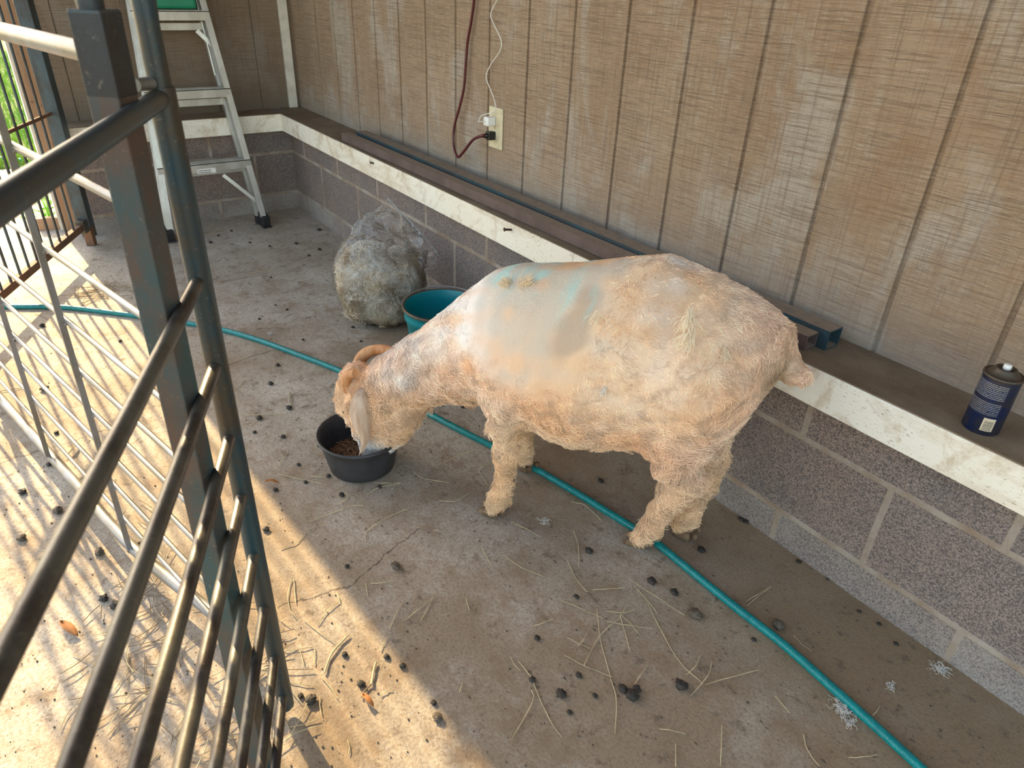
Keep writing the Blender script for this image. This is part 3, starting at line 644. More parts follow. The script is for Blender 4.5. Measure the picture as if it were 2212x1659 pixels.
# rod gate on the square post
GB = np.array([2.8358, -1.2437]); dB = np.array([math.cos(math.radians(192.5)), math.sin(math.radians(192.5))])
q3 = lambda s, z, o=0.: np.array([GB[0]+dB[0]*s-dB[1]*o, GB[1]+dB[1]*s+dB[0]*o, z])
t = thing('rod_gate', 'galvanised gate of thin horizontal rods stretching left from the square post', 'gate', (GB[0], GB[1], 0))
MB().tube([q3(-.045, 1.032), q3(1.95, 1.032)], .0108, 16).build('top_rail', M['galv'], t)
for z, r_ in ((.875, .0062), (.720, .0048), (.592, .0044), (.489, .0044), (.403, .0042), (.319, .0042), (.226, .0042), (.135, .0042)):
    MB().tube([q3(-.05, z), q3(1.95, z)], r_, 10).build('rod', M['galv'], t)
bpx = on((490, 1350), 2, .058); bpe = on((535, 1418), 2, .06)
MB().tube(smooth_path([q3(1.95, .035), q3(1.3, .036), q3(.75, .044), q3(.416, .052), bpx, bpe], 5), .0118, 16).build('bottom_pipe', M['galv'], t)
for s0, s1 in ((.352, .416), (.700, .885), (1.10, 1.32), (1.55, 1.75)):
    a = q3(s0+(s1-s0)*(-.0), 1.03, .008); b = q3(s1, .05, .008); mb = MB(); mb.bar(a, b, .010, .005, (dB[0], dB[1], 0)); mb.build('upright', M['galv'], t)
    for z in (.875, .720, .592, .489, .403, .319, .226, .135):
        s = s1+(s0-s1)*(z-.05)/.98; MB().blob(q3(s, z-.006, .003), (.0045, .0045, .004), .3, 1).build('weld', M['galv'], t)
# far bar gate
GC = np.array([.28, -1.132]); dC = np.array([.892, -.452])
r3 = lambda s, z, o=0.: np.array([GC[0]+dC[0]*s-dC[1]*o, GC[1]+dC[1]*s+dC[0]*o, z])
t = thing('bar_gate', 'dark gate of thin vertical bars standing in the far doorway', 'gate', (GC[0], GC[1], 0))
MB().bar(r3(-.02, .100), r3(1.0, .100), .024, .028).build('bottom_rail', M['rust'], t, bevel=.002)
MB().tube([r3(-.01, .562), r3(1.0, .562)], .0075, 10).build('middle_rail', M['rust'], t)
MB().tube([r3(-.01, 1.42), r3(1.0, 1.42)], .009, 10).build('top_rail', M['rust'], t)
for k in range(13):
    s = .08+.0715*k
    MB().tube([r3(s, .11), r3(s, 1.42)], .0050, 10).build('bar', M['stile'], t)
MB().obox(r3(-.047, .79), (dC[0], dC[1], 0), (-dC[1], dC[0], 0), (0, 0, 1), .026, .026, .70).build('stile', M['stile'], t, bevel=.003)
MB().obox(r3(-.052, .050), (dC[0], dC[1], 0), (-dC[1], dC[0], 0), (0, 0, 1), .017, .017, .050).build('stile_foot', M['rust'], t, bevel=.002)
MB().obox(r3(-.012, .100), (dC[0], dC[1], 0), (-dC[1], dC[0], 0), (0, 0, 1), .030, .018, .027).build('corner_bracket', M['bar'], t, bevel=.002)
MB().tube([r3(-.098, .03), r3(-.098, 1.5)], .013, 14).build('hinge_pipe', M['bar'], t)
# outside board and plant
a, b = fl(86, 497), fl(142, 492)
MB_ = MB().bar(a+np.array([0, 0, .028]), b+np.array([0, 0, .028]), .03, .056)
tag(MB_.build('board', M_board if 'M_board' in globals() else M['jamb'], loc=(a+b)/2), 'short brown board on edge outside the doorway', 'board')
def plant():
    c = on((112, 478), 0, -.22); c[2] = -.02
    t = thing('weed', 'small bright green leafy weed growing behind the board outside the doorway', 'weed', c)
    mg = simple('weed_leaf', (.22, .50, .05), .6, 0, .3, 30); random.seed(5); ls = MB(); st = MB()
    for k in range(34):
        an = random.random()*6.283; rr = random.random()*.055; h = .04+random.random()*.13; tip = c+np.array([math.cos(an)*rr, math.sin(an)*rr*1.8, h])
        st.tube([c, c*.4+tip*.6+np.array([0, 0, .01]), tip], .0015, 5)
        L = .024+random.random()*.018; d = np.array([math.cos(an), math.sin(an), .3]); d /= np.linalg.norm(d); sd = np.cross(d, (0, 0, 1)); sd /= np.linalg.norm(sd)
        V = [tip-d*L*.2]; 
        for u, wv in ((.25, .6), (.55, .75), (.8, .5)): V += [tip+d*L*u+sd*L*wv*.6+np.array([0, 0, .004]), tip+d*L*u+np.array([0, 0, -.002]), tip+d*L*u-sd*L*wv*.6+np.array([0, 0, .004])]
        V.append(tip+d*L*1.1)
        F = [(0, 1, 2), (0, 2, 3), (1, 4, 5, 2), (2, 5, 6, 3), (4, 7, 8, 5), (5, 8, 9, 6), (7, 10, 8), (8, 10, 9)]; ls.add(V, F, True)
    st.build('stems', mg, t); ls.build('leaves', mg, t)
plant()

# ============================================================ GOAT
GO = np.array([2.82, -.43, 0.]); GE = np.array([math.cos(math.radians(210)), math.sin(math.radians(210)), 0]); GN = np.array([-GE[1]*-1*-1, GE[0], 0])
GN = np.array([-GE[1], GE[0], 0])           # the goat's left, toward the camera
def G(s, n, z): return GO+GE*s+GN*n+ZX*z
def gp(x, y, n):                              # pixel -> goat frame at lateral offset n
    b = GO+GN*n; P = onp((x, y), b, GE); return np.array([(P-GO)@GE, n, P[2]])
# torso sections: s, top, bottom (silhouette heights in the mid plane), half width, lateral centre
SEC = np.array([
 (-.362, .560, .535, .012, 0), (-.345, .590, .475, .055, 0), (-.31, .618, .385, .100, 0), (-.26, .645, .318, .138, 0), (-.20, .668, .285, .158, 0), (-.10, .688, .243, .175, 0),
 (0, .664, .220, .182, 0), (.08, .640, .222, .172, 0), (.14, .624, .235, .156, 0), (.20, .612, .248, .136, 0), (.25, .588, .250, .118, 0), (.30, .540, .240, .100, .0),
 (.35, .488, .232, .086, .006), (.40, .430, .205, .076, .016), (.45, .378, .165, .070, .028), (.50, .330, .130, .066, .038), (.545, .285, .110, .058, .044), (.575, .22, .18, .02, .046)])
def torso(S, N, Z):
    s = SEC[:, 0]; tp = np.interp(S, s, SEC[:, 1]); bt = np.interp(S, s, SEC[:, 2]); wd = np.interp(S, s, SEC[:, 3]); nc = np.interp(S, s, SEC[:, 4])
    H = (tp-bt)/2; h = np.sqrt(np.maximum(H**2-(.50*wd)**2, (.25*H)**2+1e-5)); zc = (tp+bt)/2+nc*.5
    q = np.sqrt(((Z-zc)/h)**2+((N-nc)/wd)**2); d = (q-1)*np.minimum(h, wd)
    e = np.maximum(s[0]-S, S-s[-1]); return np.where(e > 0, np.maximum(d, 0)*.5+e+.004, d)
def chain(S, N, Z, nodes):
    out = None
    for (a, ra), (b, rb) in zip(nodes[:-1], nodes[1:]):
        a = np.array(a); b = np.array(b); ab = b-a; L2 = ab@ab+1e-12
        t = np.clip(((S-a[0])*ab[0]+(N-a[1])*ab[1]+(Z-a[2])*ab[2])/L2, 0, 1)
        d = np.sqrt((S-a[0]-t*ab[0])**2+(N-a[1]-t*ab[1])**2+(Z-a[2]-t*ab[2])**2)-(ra+(rb-ra)*t)
        out = d if out is None else smin(out, d, .012)
    return out
def smin(a, b, k):
    h = np.clip(.5+.5*(b-a)/k, 0, 1); return b+(a-b)*h-k*h*(1-h)
def pc(l): return [(gp(x, y, n), r) for (x, y, n, r) in l]
LEGS = dict(
 nf=pc([(1085, 800, .085, .060), (1090, 860, .098, .040), (1088, 915, .103, .030), (1092, 965, .106, .0235), (1092, 1010, .108, .019), (1090, 1045, .109, .0165), (1083, 1072, .11, .0195), (1068, 1092, .112, .019)]),
 ff=pc([(1110, 840, -.075, .050), (1122, 900, -.085, .029), (1130, 940, -.088, .022), (1133, 972, -.09, .0165), (1134, 990, -.09, .0175)]),
 nh=pc([(1500, 840, .085, .100), (1470, 930, .085, .066), (1462, 985, .080, .045), (1476, 1025, .075, .033), (1458, 1060, .070, .0275), (1430, 1100, .063, .0225), (1405, 1133, .058, .0225), (1385, 1153, .055, .019)]),
 fh=pc([(1530, 840, -.06, .085), (1520, 930, -.055, .055), (1532, 985, -.05, .033), (1525, 1025, -.048, .024), (1505, 1070, -.045, .021), (1483, 1115, -.042, .022), (1470, 1135, -.041, .020)]))
HEAD = pc([(790, 838, .048, .052), (812, 868, .052, .060), (838, 895, .052, .058)]); MUZ = pc([(800, 870, .052, .056), (800, 915, .066, .045), (800, 950, .080, .033), (806, 975, .085, .027)])
JAW = pc([(868, 885, .045, .050), (850, 915, .055, .046), (825, 940, .068, .036)]); BROW = pc([(752, 862, .058, .024), (752, 880, .062, .020), (762, 900, .07, .020)]); TOP = pc([(770, 815, .045, .034), (752, 835, .05, .028)])
TAIL = pc([(1672, 735, 0, .035), (1692, 772, 0, .026), (1708, 800, .004, .022), (1732, 812, .008, .015), (1750, 806, .01, .007)])
def body_sdf(S, N, Z):
    d = torso(S, N, Z)
    for k, c in (('nf', .035), ('ff', .03), ('nh', .045), ('fh', .035)): d = smin(d, chain(S, N, Z, LEGS[k]), c)
    hd = smin(chain(S, N, Z, HEAD), chain(S, N, Z, MUZ), .02); hd = smin(hd, chain(S, N, Z, JAW), .025); hd = smin(hd, chain(S, N, Z, BROW), .012); hd = smin(hd, chain(S, N, Z, TOP), .02)
    d = smin(d, hd, .035); d = smin(d, chain(S, N, Z, TAIL), .015)
    return d
def surface_nets(h=.0065):
    lo = np.array([-.46, -.24, -.0]); hi = np.array([.72, .24, .73]); n = np.ceil((hi-lo)/h).astype(int)+1
    ax = [lo[i]+h*np.arange(n[i]) for i in range(3)]; S, N, Z = np.meshgrid(*ax, indexing='ij')
    f = body_sdf(S, N, Z)
    lump = .0030*pn(S, N, Z, 60, 1)+.0022*pn(S, N, Z, 130, 2); low = np.clip((.50-Z)/.2, .25, 1)
    f = f-lump*low; f = np.maximum(f, .006-Z)
    ins = f < 0; c = np.zeros(tuple(n-1), int); P = np.zeros(tuple(n-1)+(3,)); W = np.zeros(tuple(n-1))
    def cut(arr, d): return arr[tuple(slice(o, o+m) for o, m in zip(d, n-1))]
    cor = [(i, j, k) for i in (0, 1) for j in (0, 1) for k in (0, 1)]
    for a in cor:
        for ax_ in range(3):
            if a[ax_] == 0:
                b = list(a); b[ax_] = 1; fa, fb = cut(f, a), cut(f, b); m = (fa < 0) != (fb < 0); t = np.where(m, fa/(fa-fb+1e-20), 0)
                for q in range(3): P[..., q] += np.where(m, a[q]+(t if q == ax_ else 0), 0)
                W += m
    act = W > 0; idx = -np.ones(act.shape, int); idx[act] = np.arange(act.sum()); ij = np.argwhere(act)
    V = lo+h*(ij+P[act]/W[act][:, None]); Q = []
    for ax_ in range(3):
        sl0 = [slice(None)]*3; sl1 = [slice(None)]*3; sl0[ax_] = slice(0, -1); sl1[ax_] = slice(1, None)
        A, B = ins[tuple(sl0)], ins[tuple(sl1)]; e = np.argwhere(A != B); o1, o2 = [q for q in range(3) if q != ax_]
        ok = (e[:, o1] > 0) & (e[:, o2] > 0) & (e[:, o1] < n[o1]-1) & (e[:, o2] < n[o2]-1); e = e[ok]
        q = []
        for d1, d2 in ((0, 0), (-1, 0), (-1, -1), (0, -1)):
            c_ = e.copy(); c_[:, o1] += d1; c_[:, o2] += d2; q.append(idx[c_[:, 0], c_[:, 1], c_[:, 2]])
        q = np.stack(q, 1); fl_ = A[e[:, 0], e[:, 1], e[:, 2]]
        if ax_ == 1: fl_ = ~fl_
        q[~fl_] = q[~fl_][:, ::-1]; Q.append(q)
    return V, np.concatenate(Q)
def coat(S, N, Z, fib=0.):
    """the coat's own colour: cream-orange fleece, close-shorn grey back, teal marker, white shoulder"""
    n1 = pn(S, N, Z, 28, 5); n2 = pn(S, N, Z, 90, 6); n3 = pn(S, N, Z, 12, 7)
    c = np.stack([.86+0*S, .555+0*S, .325+0*S], 1)
    pale = np.clip(.5+.5*n1+.2*n2, 0, 1)[:, None]; c = c*(1-pale*.55)+np.array([.92, .76, .60])*pale*.55
    pink = np.clip(.3+.7*n3, 0, 1)[:, None]*.35; c = c*(1-pink)+np.array([.84, .55, .42])*pink
    low = np.clip((.34-Z)/.12, 0, 1)[:, None]*.5; c = c*(1-low)+np.array([.82, .57, .31])*low
    # white, longer hair over shoulder and nape
    u = np.exp(-((S-.29)/.09)**2)*np.clip((Z-.36)/.12, 0, 1)+np.exp(-((S-.46)/.08)**2)*np.clip((Z-.27)/.05, 0, 1)*.7+np.exp(-((S+.13)/.04)**2)*np.clip((Z-.5)/.1, 0, 1)*.35
    u = np.clip(u*(.85+.4*n2), 0, .85)[:, None]; c = c*(1-u)+np.array([.93, .89, .86])*u
    # close-shorn grey back
    e = 1-((S-.14)/.165)**2-((Z-.615+.35*np.abs(N))/.125)**2+.55*n1+.35*n2+.25*pn(S, N*.3, Z*.3, 160, 8)
    g = np.clip(e*1.3, 0, 1)[:, None]; c = c*(1-g*.60)+np.array([.60, .545, .46])*g*.60
    e2 = 1-((S-.020+.35*(Z-.55))/.040)**2-((Z-.548)/.075)**2+.35*n1+.3*n2
    g2 = np.clip(e2*1.3, 0, 1)[:, None]; c = c*(1-g2*.65)+np.array([.50, .35, .24])*g2*.65
    tm = np.exp(-((S-.215)/.045)**2)*np.exp(-((Z-.60)/.030)**2)*.75+np.exp(-((S-.13)/.03)**2)*np.exp(-((Z-.600)/.014)**2)*.7+np.exp(-((S-.052)/.012)**2)*np.exp(-((Z-.605)/.035)**2)*.8+np.exp(-((S+.0)/.008)**2)*np.exp(-((Z-.60)/.025)**2)*.6
    tm = np.clip(tm*(.65+.6*n2+.5*pn(S, N*.3, Z*.3, 300, 9)), 0, .7)[:, None]; c = c*(1-tm)+np.array([.45, .72, .66])*tm
    # dung stain under the tail
    st = np.exp(-((S+.345)/.022)**2-((Z-.50)/.05)**2)[:, None]; c = c*(1-st*.8)+np.array([.22, .13, .05])*st*.8
    wh = np.exp(-((Z-.09)/.035)**2)*np.clip((S-.45)/.05, 0, 1); wh = np.clip(wh, 0, .8)[:, None]; c = c*(1-wh)+np.array([.78, .76, .74])*wh
    return np.clip(c*(1+fib), 0, 1)
goat = thing('goat', 'cream-orange freshly shorn woolly goat bending down to eat from the black bowl', 'goat', GO)
V, Q = surface_nets()
me = bpy.data.meshes.new('body'); Wv = GE*V[:, :1]+GN*V[:, 1:2]+ZX*V[:, 2:3]
me.from_pydata(Wv.tolist(), [], Q.tolist()); me.update(); me.polygons.foreach_set('use_smooth', [True]*len(me.polygons))
bm = bmesh.new(); bm.from_mesh(me); bmesh.ops.smooth_vert(bm, verts=bm.verts, factor=.5, use_axis_x=True, use_axis_y=True, use_axis_z=True); bmesh.ops.recalc_face_normals(bm, faces=bm.faces); bm.to_mesh(me); bm.free()
ca = me.color_attributes.new('col', 'FLOAT_COLOR', 'POINT'); c4 = np.ones((len(V), 4), np.float32); c4[:, :3] = coat(V[:, 0], V[:, 1], V[:, 2])*.88; ca.data.foreach_set('color', c4.ravel())
mg = m_attr('goat_skin', .85, .2); nz = mg.noise(220, 3, .7, sc=(1, 1, .35)); mg.nor(mg.bump(nz, .5, .003)); me.materials.append(mg.m)
body = bpy.data.objects.new('body', me); COL.objects.link(body); body.parent = goat; body['_w'] = goat['_w']
# fleece strands
def hair(NS=95000, K=7, big=False):
    me.calc_loop_triangles(); nv = len(me.vertices); co = np.empty(nv*3); me.vertices.foreach_get('co', co); co = co.reshape(-1, 3)
    tr = np.empty(len(me.loop_triangles)*3, int); me.loop_triangles.foreach_get('vertices', tr); tr = tr.reshape(-1, 3)
    A, B, Cc = co[tr[:, 0]], co[tr[:, 1]], co[tr[:, 2]]; cr = np.cross(B-A, Cc-A); ar = np.linalg.norm(cr, axis=1); nm = cr/(ar[:, None]+1e-12)
    vn = np.empty(nv*3); me.vertices.foreach_get('normal', vn); vn = vn.reshape(-1, 3)
    ti = rng.choice(len(tr), NS, p=ar/ar.sum()); r1, r2 = rng.random(NS), rng.random(NS); sw = r1+r2 > 1; r1[sw] = 1-r1[sw]; r2[sw] = 1-r2[sw]
    P = A[ti]+(B-A)[ti]*r1[:, None]+(Cc-A)[ti]*r2[:, None]; Nn = vn[tr[ti, 0]]*(1-r1-r2)[:, None]+vn[tr[ti, 1]]*r1[:, None]+vn[tr[ti, 2]]*r2[:, None]; Nn /= np.linalg.norm(Nn, axis=1)[:, None]
    S, N, Z = P@GE, P@GN, P[:, 2]
    lowf = np.clip((.46-Z)/.14, 0, 1); n1 = pn(S, N, Z, 22, 11); n2 = pn(S, N, Z, 60, 12); lock = pn(S, N, Z, 170, 13)
    rump = np.clip((-.17-S)/.1, 0, 1); neck = np.clip((S-.27)/.08, 0, 1)
    L = .008+.008*lowf+.004*rump*(Z > .25)+.003*neck+.003*np.clip(n1, 0, 1)
    head = np.clip((S-.50)/.06, 0, 1); L *= 1-.35*head; L *= np.where((Z < .12), .8, 1.)
    shorn = np.clip((1-((S-.13)/.165)**2-((Z-.60+.35*np.abs(N))/.15)**2)*3, 0, 1); L *= (1-.72*shorn)
    e2 = np.clip((1-((S-.020+.35*(Z-.55))/.040)**2-((Z-.548)/.075)**2)*3, 0, 1); L *= (1-.75*e2)
    L *= np.where(Z < .035, .35, 1)*(.6+.8*rng.random(NS))*(1.15 if big else 1)
    if big: L = np.where(shorn > .3, L*.6, L)
    # flow: down and back with swirling waves
    a = 1.3*n2+.9*pn(S, N, Z, 35, 14); f = -GE*(.45+.0*S)[:, None]-ZX*(1.0+.0*S)[:, None]+GN*0
    f = f+GE*(1.0*a)[:, None]*.8+ZX*(.5*pn(S, N, Z, 50, 15))[:, None]
    t = f-Nn*np.sum(f*Nn, 1)[:, None]; t /= np.linalg.norm(t, axis=1)[:, None]+1e-9; b = np.cross(Nn, t)
    ph = 2.6*lock+1.5*pn(S, N, Z, 45, 16); amp = (.0016+.0022*lowf)*(1.3 if big else 1); lift = .22+.40*lowf+.25*rump
    cl = np.stack([pn(S, N, Z, 260, 21), pn(S, N, Z, 260, 22)], 1)
    pts = np.empty((NS, K, 3))
    for k in range(K):
        u = k/(K-1); w_ = amp*math.sin(math.pi*min(1, u*1.2))
        pts[:, k] = P+t*(L*u)[:, None]+Nn*(L*lift*(u-.55*u*u)-.0008)[:, None]+b*(np.sin(ph+u*7.5)*amp*u*1.6)[:, None]+Nn*(np.cos(ph+u*7.5)*amp*.5*u)[:, None]+(t*cl[:, :1]+b*cl[:, 1:])*(.0022*u)
    hc = bpy.data.hair_curves.new('fleece_locks' if big else 'fleece'); hc.add_curves([K]*NS)
    hc.attributes['position'].data.foreach_set('vector', pts.reshape(-1).astype(np.float32))
    ra = hc.attributes.get('radius') or hc.attributes.new('radius', 'FLOAT', 'POINT')
    rad = np.repeat(((.00036+.00020*rng.random(NS))*(1.6 if big else 1)*np.where(shorn > .3, .6, 1))[:, None], K, 1)*np.linspace(1.1, .45, K)[None]; ra.data.foreach_set('value', rad.reshape(-1).astype(np.float32))
    at = hc.attributes.new('col', 'FLOAT_COLOR', 'CURVE'); c = np.ones((NS, 4), np.float32)
    c[:, :3] = coat(S, N, Z, (.18*np.clip(lock, -1, 1)+.14*(rng.random(NS)-.5)+(.14 if big else -.05))[:, None]); at.data.foreach_set('color', c.reshape(-1))
    mh = m_attr('fleece_fibre', .48, .55, .0); hc.materials.append(mh.m)
    o = bpy.data.objects.new('fleece_locks' if big else 'fleece', hc); COL.objects.link(o); o.parent = goat; o['kind'] = 'stuff'; o['_w'] = goat['_w']
hair()
hair(15000, 9, True)
# horns
def gw(x, y, n): q = gp(x, y, n); return G(*q)
hf = smooth_path([gw(x, y, n) for x, y, n in ((784, 812, .02), (776, 795, .008), (780, 775, -.004), (795, 761, -.014), (818, 755, -.018), (842, 758, -.014), (858, 770, -.006), (868, 786, .002))], 6)
MB().tube(hf, list(np.linspace(.0175, .0115, len(hf))), 16, sq=.85).build('horn', M['horn'], goat)
hn = smooth_path([gw(x, y, n) for x, y, n in ((752, 842, .085), (748, 826, .092), (750, 813, .096), (760, 806, .098), (769, 806, .099))], 6)
MB().tube(hn, [.0135]*len(hn), 16, sq=.85).build('horn', M['horn'], goat)
# ears
def ear(pts, wds, nrm):
    C0 = smooth_path([gw(*p) for p in pts], 6); n = len(C0); W_ = np.interp(np.linspace(0, 1, n), np.linspace(0, 1, len(wds)), wds); V = []; m = 9
    for i in range(n):
        T = C0[min(i+1, n-1)]-C0[max(i-1, 0)]; T /= np.linalg.norm(T); nr = np.array(nrm, float) if nrm is not None else (CAM-C0[i])+GE*(-.5+1.1*i/n); sd = np.cross(T, nr); sd /= np.linalg.norm(sd); nn_ = np.cross(sd, T)
        for s_ in (1, -1):
            for k in range(m):
                v = -1+2*k/(m-1); v = v*s_; V.append(C0[i]+sd*W_[i]*v+nn_*(.006*(1-v*v)*(1 if s_ > 0 else .35)-.35*W_[i]*(v*v)+.0012*math.sin(v*9+i*.3)))
    r_ = 2*m; F = [(i*r_+k, i*r_+(k+1) % r_, (i+1)*r_+(k+1) % r_, (i+1)*r_+k) for i in range(n-1) for k in range(r_)]
    F += [tuple(range(r_))[::-1], tuple(range((n-1)*r_, n*r_))]; mb = MB(); mb.add(V, F, True); return mb
M['ear'] = m_wood('pale_ear_skin', (.42, .27, .17), (.60, .45, .34))
ear([(786, 842, .100), (782, 860, .122), (779, 888, .134), (782, 915, .138), (787, 943, .140), (784, 965, .142), (776, 988, .144)], [.012, .021, .0255, .022, .013, .007, .0015], None).build('ear', M['ear'], goat)
ear([(790, 835, -.005), (775, 850, -.03), (765, 875, -.045), (762, 900, -.05)], [.014, .019, .016, .003], -GN+ZX*.2).build('ear', M['ear'], goat)
# eye and mouth line
e0 = gw(745, 888, .086); MB().blob(e0, (.006, .006, .0045), 0, 2).build('eye', M['dark'], goat)
e0 = gw(898, 921, .05); MB().blob(e0, (.008, .006, .007), .3, 3).build('wattle', M['ear'], goat)
# hooves: two claws each
def hoof(p, dirv, L=.040, hgt=.026, w_=.013, gap=.0125, dew=True, zb=.0):
    d = np.array(dirv, float); d /= np.linalg.norm(d); sd = np.cross(d, (0, 0, 1)); sd /= np.linalg.norm(sd)
    for s_ in (-1, 1):
        c = np.array(p)+sd*gap*s_; V = []; secs = [(-.5, .75, .85), (-.2, 1., 1.), (.15, .95, .85), (.45, .6, .55), (.62, .15, .2)]
        for (u, wf, hf_) in secs:
            for k in range(12):
                th_ = 2*math.pi*k/12; x = math.cos(th_); y = math.sin(th_)
                V.append(c+d*L*u+sd*w_*wf*x*(1 if y < 0 else .85)+ZX*(zb+.001+max(0, (y*.5+.5))*hgt*hf_))
        F = [(i*12+k, i*12+(k+1) % 12, (i+1)*12+(k+1) % 12, (i+1)*12+k) for i in range(4) for k in range(12)]+[tuple(range(12))[::-1], tuple(range(48, 60))]
        mb = MB(); mb.add(V, F, True); mb.build('hoof', M['hoof'], goat)
        if dew: MB().blob(c-d*L*.75+ZX*.020+sd*s_*.002, (.007, .007, .009), .1, 2).build('dewclaw', M['hoof'], goat)
hoof(fl(1060, 1104), GE+GN*.15, .046, .026, .0155, .014)
hoof(fl(1136, 1012, .003), GE*.8-GN*.3, .034, .022)
hoof(fl(1374, 1172), GE*1.0+GN*.1, .046, .026, zb=.0)
hoof(fl(1476, 1156), GE-GN*.1, .038, .024)
# loose locks of wool on the coat
def tuft(name, x, y, n, ln, wd, rows, dirv, label=None, col=(.80, .60, .36)):
    mb = MB(); c = gw(x, y, n); d0 = np.array(dirv, float); d0 /= np.linalg.norm(d0)
    for k in range(rows*3):
        o = np.array([random.gauss(0, 1), random.gauss(0, 1), random.gauss(0, 1)])*wd*.9; q_ = [c+o]; v = d0.copy()+GN*.3
        st_ = ln/8*(.7+.6*random.random())
        for i in range(8):
            v = v+d0*.25+np.array([random.gauss(0, .35), random.gauss(0, .35), random.gauss(0, .35)])-GN*(.12 if i > 3 else 0); v /= np.linalg.norm(v); q_.append(q_[-1]+v*st_)
        mb.tube(q_, [.0005]*8+[.0002], 4, caps=False)
    k_ = 'lock_%d' % int(col[0]*100+col[2]*10)
    if k_ not in M: M[k_] = simple('loose_lock', col, .7, 0, .15, 60)
    return mb.build(name, M[k_], goat)
tuft('wool_tuft', 1124, 628, .06, .034, .006, 70, -GE*1+ZX*.55, col=(.85, .66, .42)); tuft('wool_tuft', 1100, 617, .06, .016, .006, 35, GE+ZX*.3, col=(.85, .66, .42))
tuft('wool_tuft', 1490, 668, .156, .045, .003, 26, -ZX*1-GE*.1, col=(.95, .76, .56)); tuft('wool_tuft', 1497, 712, .160, .045, .003, 22, -ZX*1+GE*.35, col=(.95, .76, .56))
tuft('wool_tuft', 1308, 838, .178, .02, .002, 14, -ZX+GE*.5, col=(.86, .78, .68)); tuft('wool_tuft', 1567, 755, .125, .024, .003, 18, -ZX, col=(.94, .74, .53))
tuft('wool_tuft', 1290, 672, .145, .03, .002, 9, -ZX, col=(.92, .85, .80))

# ============================================================ LITTER ON THE FLOOR
SG = 'straw stalks scattered on the concrete floor'; SL = 'dry straw stalk lying on the concrete floor'
STK = []; DRP = []
def stalk(pts, r=.0011, mat='hay', z=.0012):
    r *= .8
    P = [np.array(fl(x, y, z+r)) for x, y in pts]
    if len(P) == 2: m_ = (P[0]+P[1])/2+np.array([random.gauss(0, .002), random.gauss(0, .002), 0]); P = [P[0], m_, P[1]]
    P = smooth_path(P, 4); n = len(P)
    for i in range(n): P[i][2] += .0016*abs(math.sin(i*.9+pts[0][0]))
    o = MB().tube(P, [r]*(n-1)+[r*.5], 5).build('straw_stalk', M[mat], loc=P[n//2]); tag(o, SL, 'straw'); STK.append((o, *pts[len(pts)//2]))
A_ = lambda x0, y0, k, l: [(x0+l[i]/k, y0+l[i+1]/k) for i in range(0, len(l), 2)]
C1 = [(25,510,325,640),(285,580,305,780,380,1060,415,1200,405,1430),(195,960,300,760,430,640,480,555),(440,620,510,870),(440,610,565,740),(350,660,660,710),(535,420,700,610),(630,540,740,760,850,940,1010,1090),
 (500,370,700,500,880,620),(1020,1090,1200,1040,1390,990),(890,1025,990,885),(920,1170,1040,1030,1065,935),(1300,525,1475,420),(1310,550,1450,440),(250,445,470,430),(80,770,240,845),(155,825,215,730),(60,890,200,965,390,1040),
 (540,1090,630,955),(1500,1170,1600,1285),(710,1395,890,1430),(1135,1370,1125,1650),(820,1500,820,1650),(1625,755,1750,865),(1690,1430,1720,1540,1800,1650),(2000,1590,2200,1570),(340,590,470,600,540,575),(125,45,155,150,160,290),(80,240,140,370,220,460),(2165,1300,2210,1240)]
for l in C1: stalk(A_(1200, 1134, 3.16, l), .0010)
C2 = [(15,160,130,120,215,30,330,0),(95,370,70,480,85,580,130,640),(110,370,125,540),(270,680,350,580,420,520,400,460),(180,650,290,740,380,800),(300,1040,410,1190),(760,720,865,510),(700,855,770,750),(980,650,1070,480),(600,400,615,490),(630,400,800,380),
 (1390,150,1455,270),(1535,205,1660,290,1815,355),(1285,500,1310,585),(1590,905,1660,1000),(1640,930,1730,1040,1760,1120,1850,1320,1940,1455),(1730,1130,1740,1210,1590,1475),(1750,690,1880,640),(20,650,110,700),(150,860,180,960),(255,840,250,960),(80,1070,250,1100),(290,1170,300,1300),(40,860,250,830),(700,1165,780,1120),(475,1470,485,1570),(1240,1140,1265,1065),(870,650,1060,500)]
for l in C2: stalk(A_(600, 1134, 3.16, l), .0011, 'hay')
stalk(A_(600, 1134, 3.16, (320,1010,370,880,490,745)), .0024, 'hay'); stalk(A_(600, 1134, 3.16, (640,1090,655,1000,672,935)), .0028, 'hay'); stalk(A_(600, 1134, 3.16, (570,1180,650,1080)), .0018, 'haydark')
C3 = [(600,1480,615,1410,770,1310,900,1260),(215,1350,400,1280,480,1245,585,1240),(0,1025,150,1060,300,1090),(215,1040,330,1045),(415,1230,480,1185,455,1150),(1120,950,1330,865,1420,875),(1370,1000,1435,1100),(1370,1000,1460,950),(880,920,960,1040,1170,1085),(660,1085,840,1085),(1590,1350,1800,1460),(1100,1205,1215,1210,1320,1150),(0,980,70,870),(80,480,95,580),(990,640,1060,690),(1060,1410,1115,1425),(610,1165,700,1115,840,1090),(2000,1215,2100,1240,2205,1340)]
for l in C3: stalk(A_(600, 700, 3.16, l), .0011, 'hay')
C4 = [(1465,685,1620,620,1850,580),(1850,580,2000,520,2110,480),(1500,660,1640,640,1800,610),(1760,980,1860,975,1980,985),(1930,910,1990,880),(1560,1230,1700,1175,1850,1130),(1980,1420,1990,1520),(1665,1570,1950,1555),(1620,1390,1680,1330),(1450,655,1500,620),(1780,610,1815,655),(870,690,1270,690),(1170,520,1230,525),(1390,330,1550,310),(1400,345,1530,300),(1820,310,1890,350),(240,880,340,920,365,975),(0,1410,150,1385)]
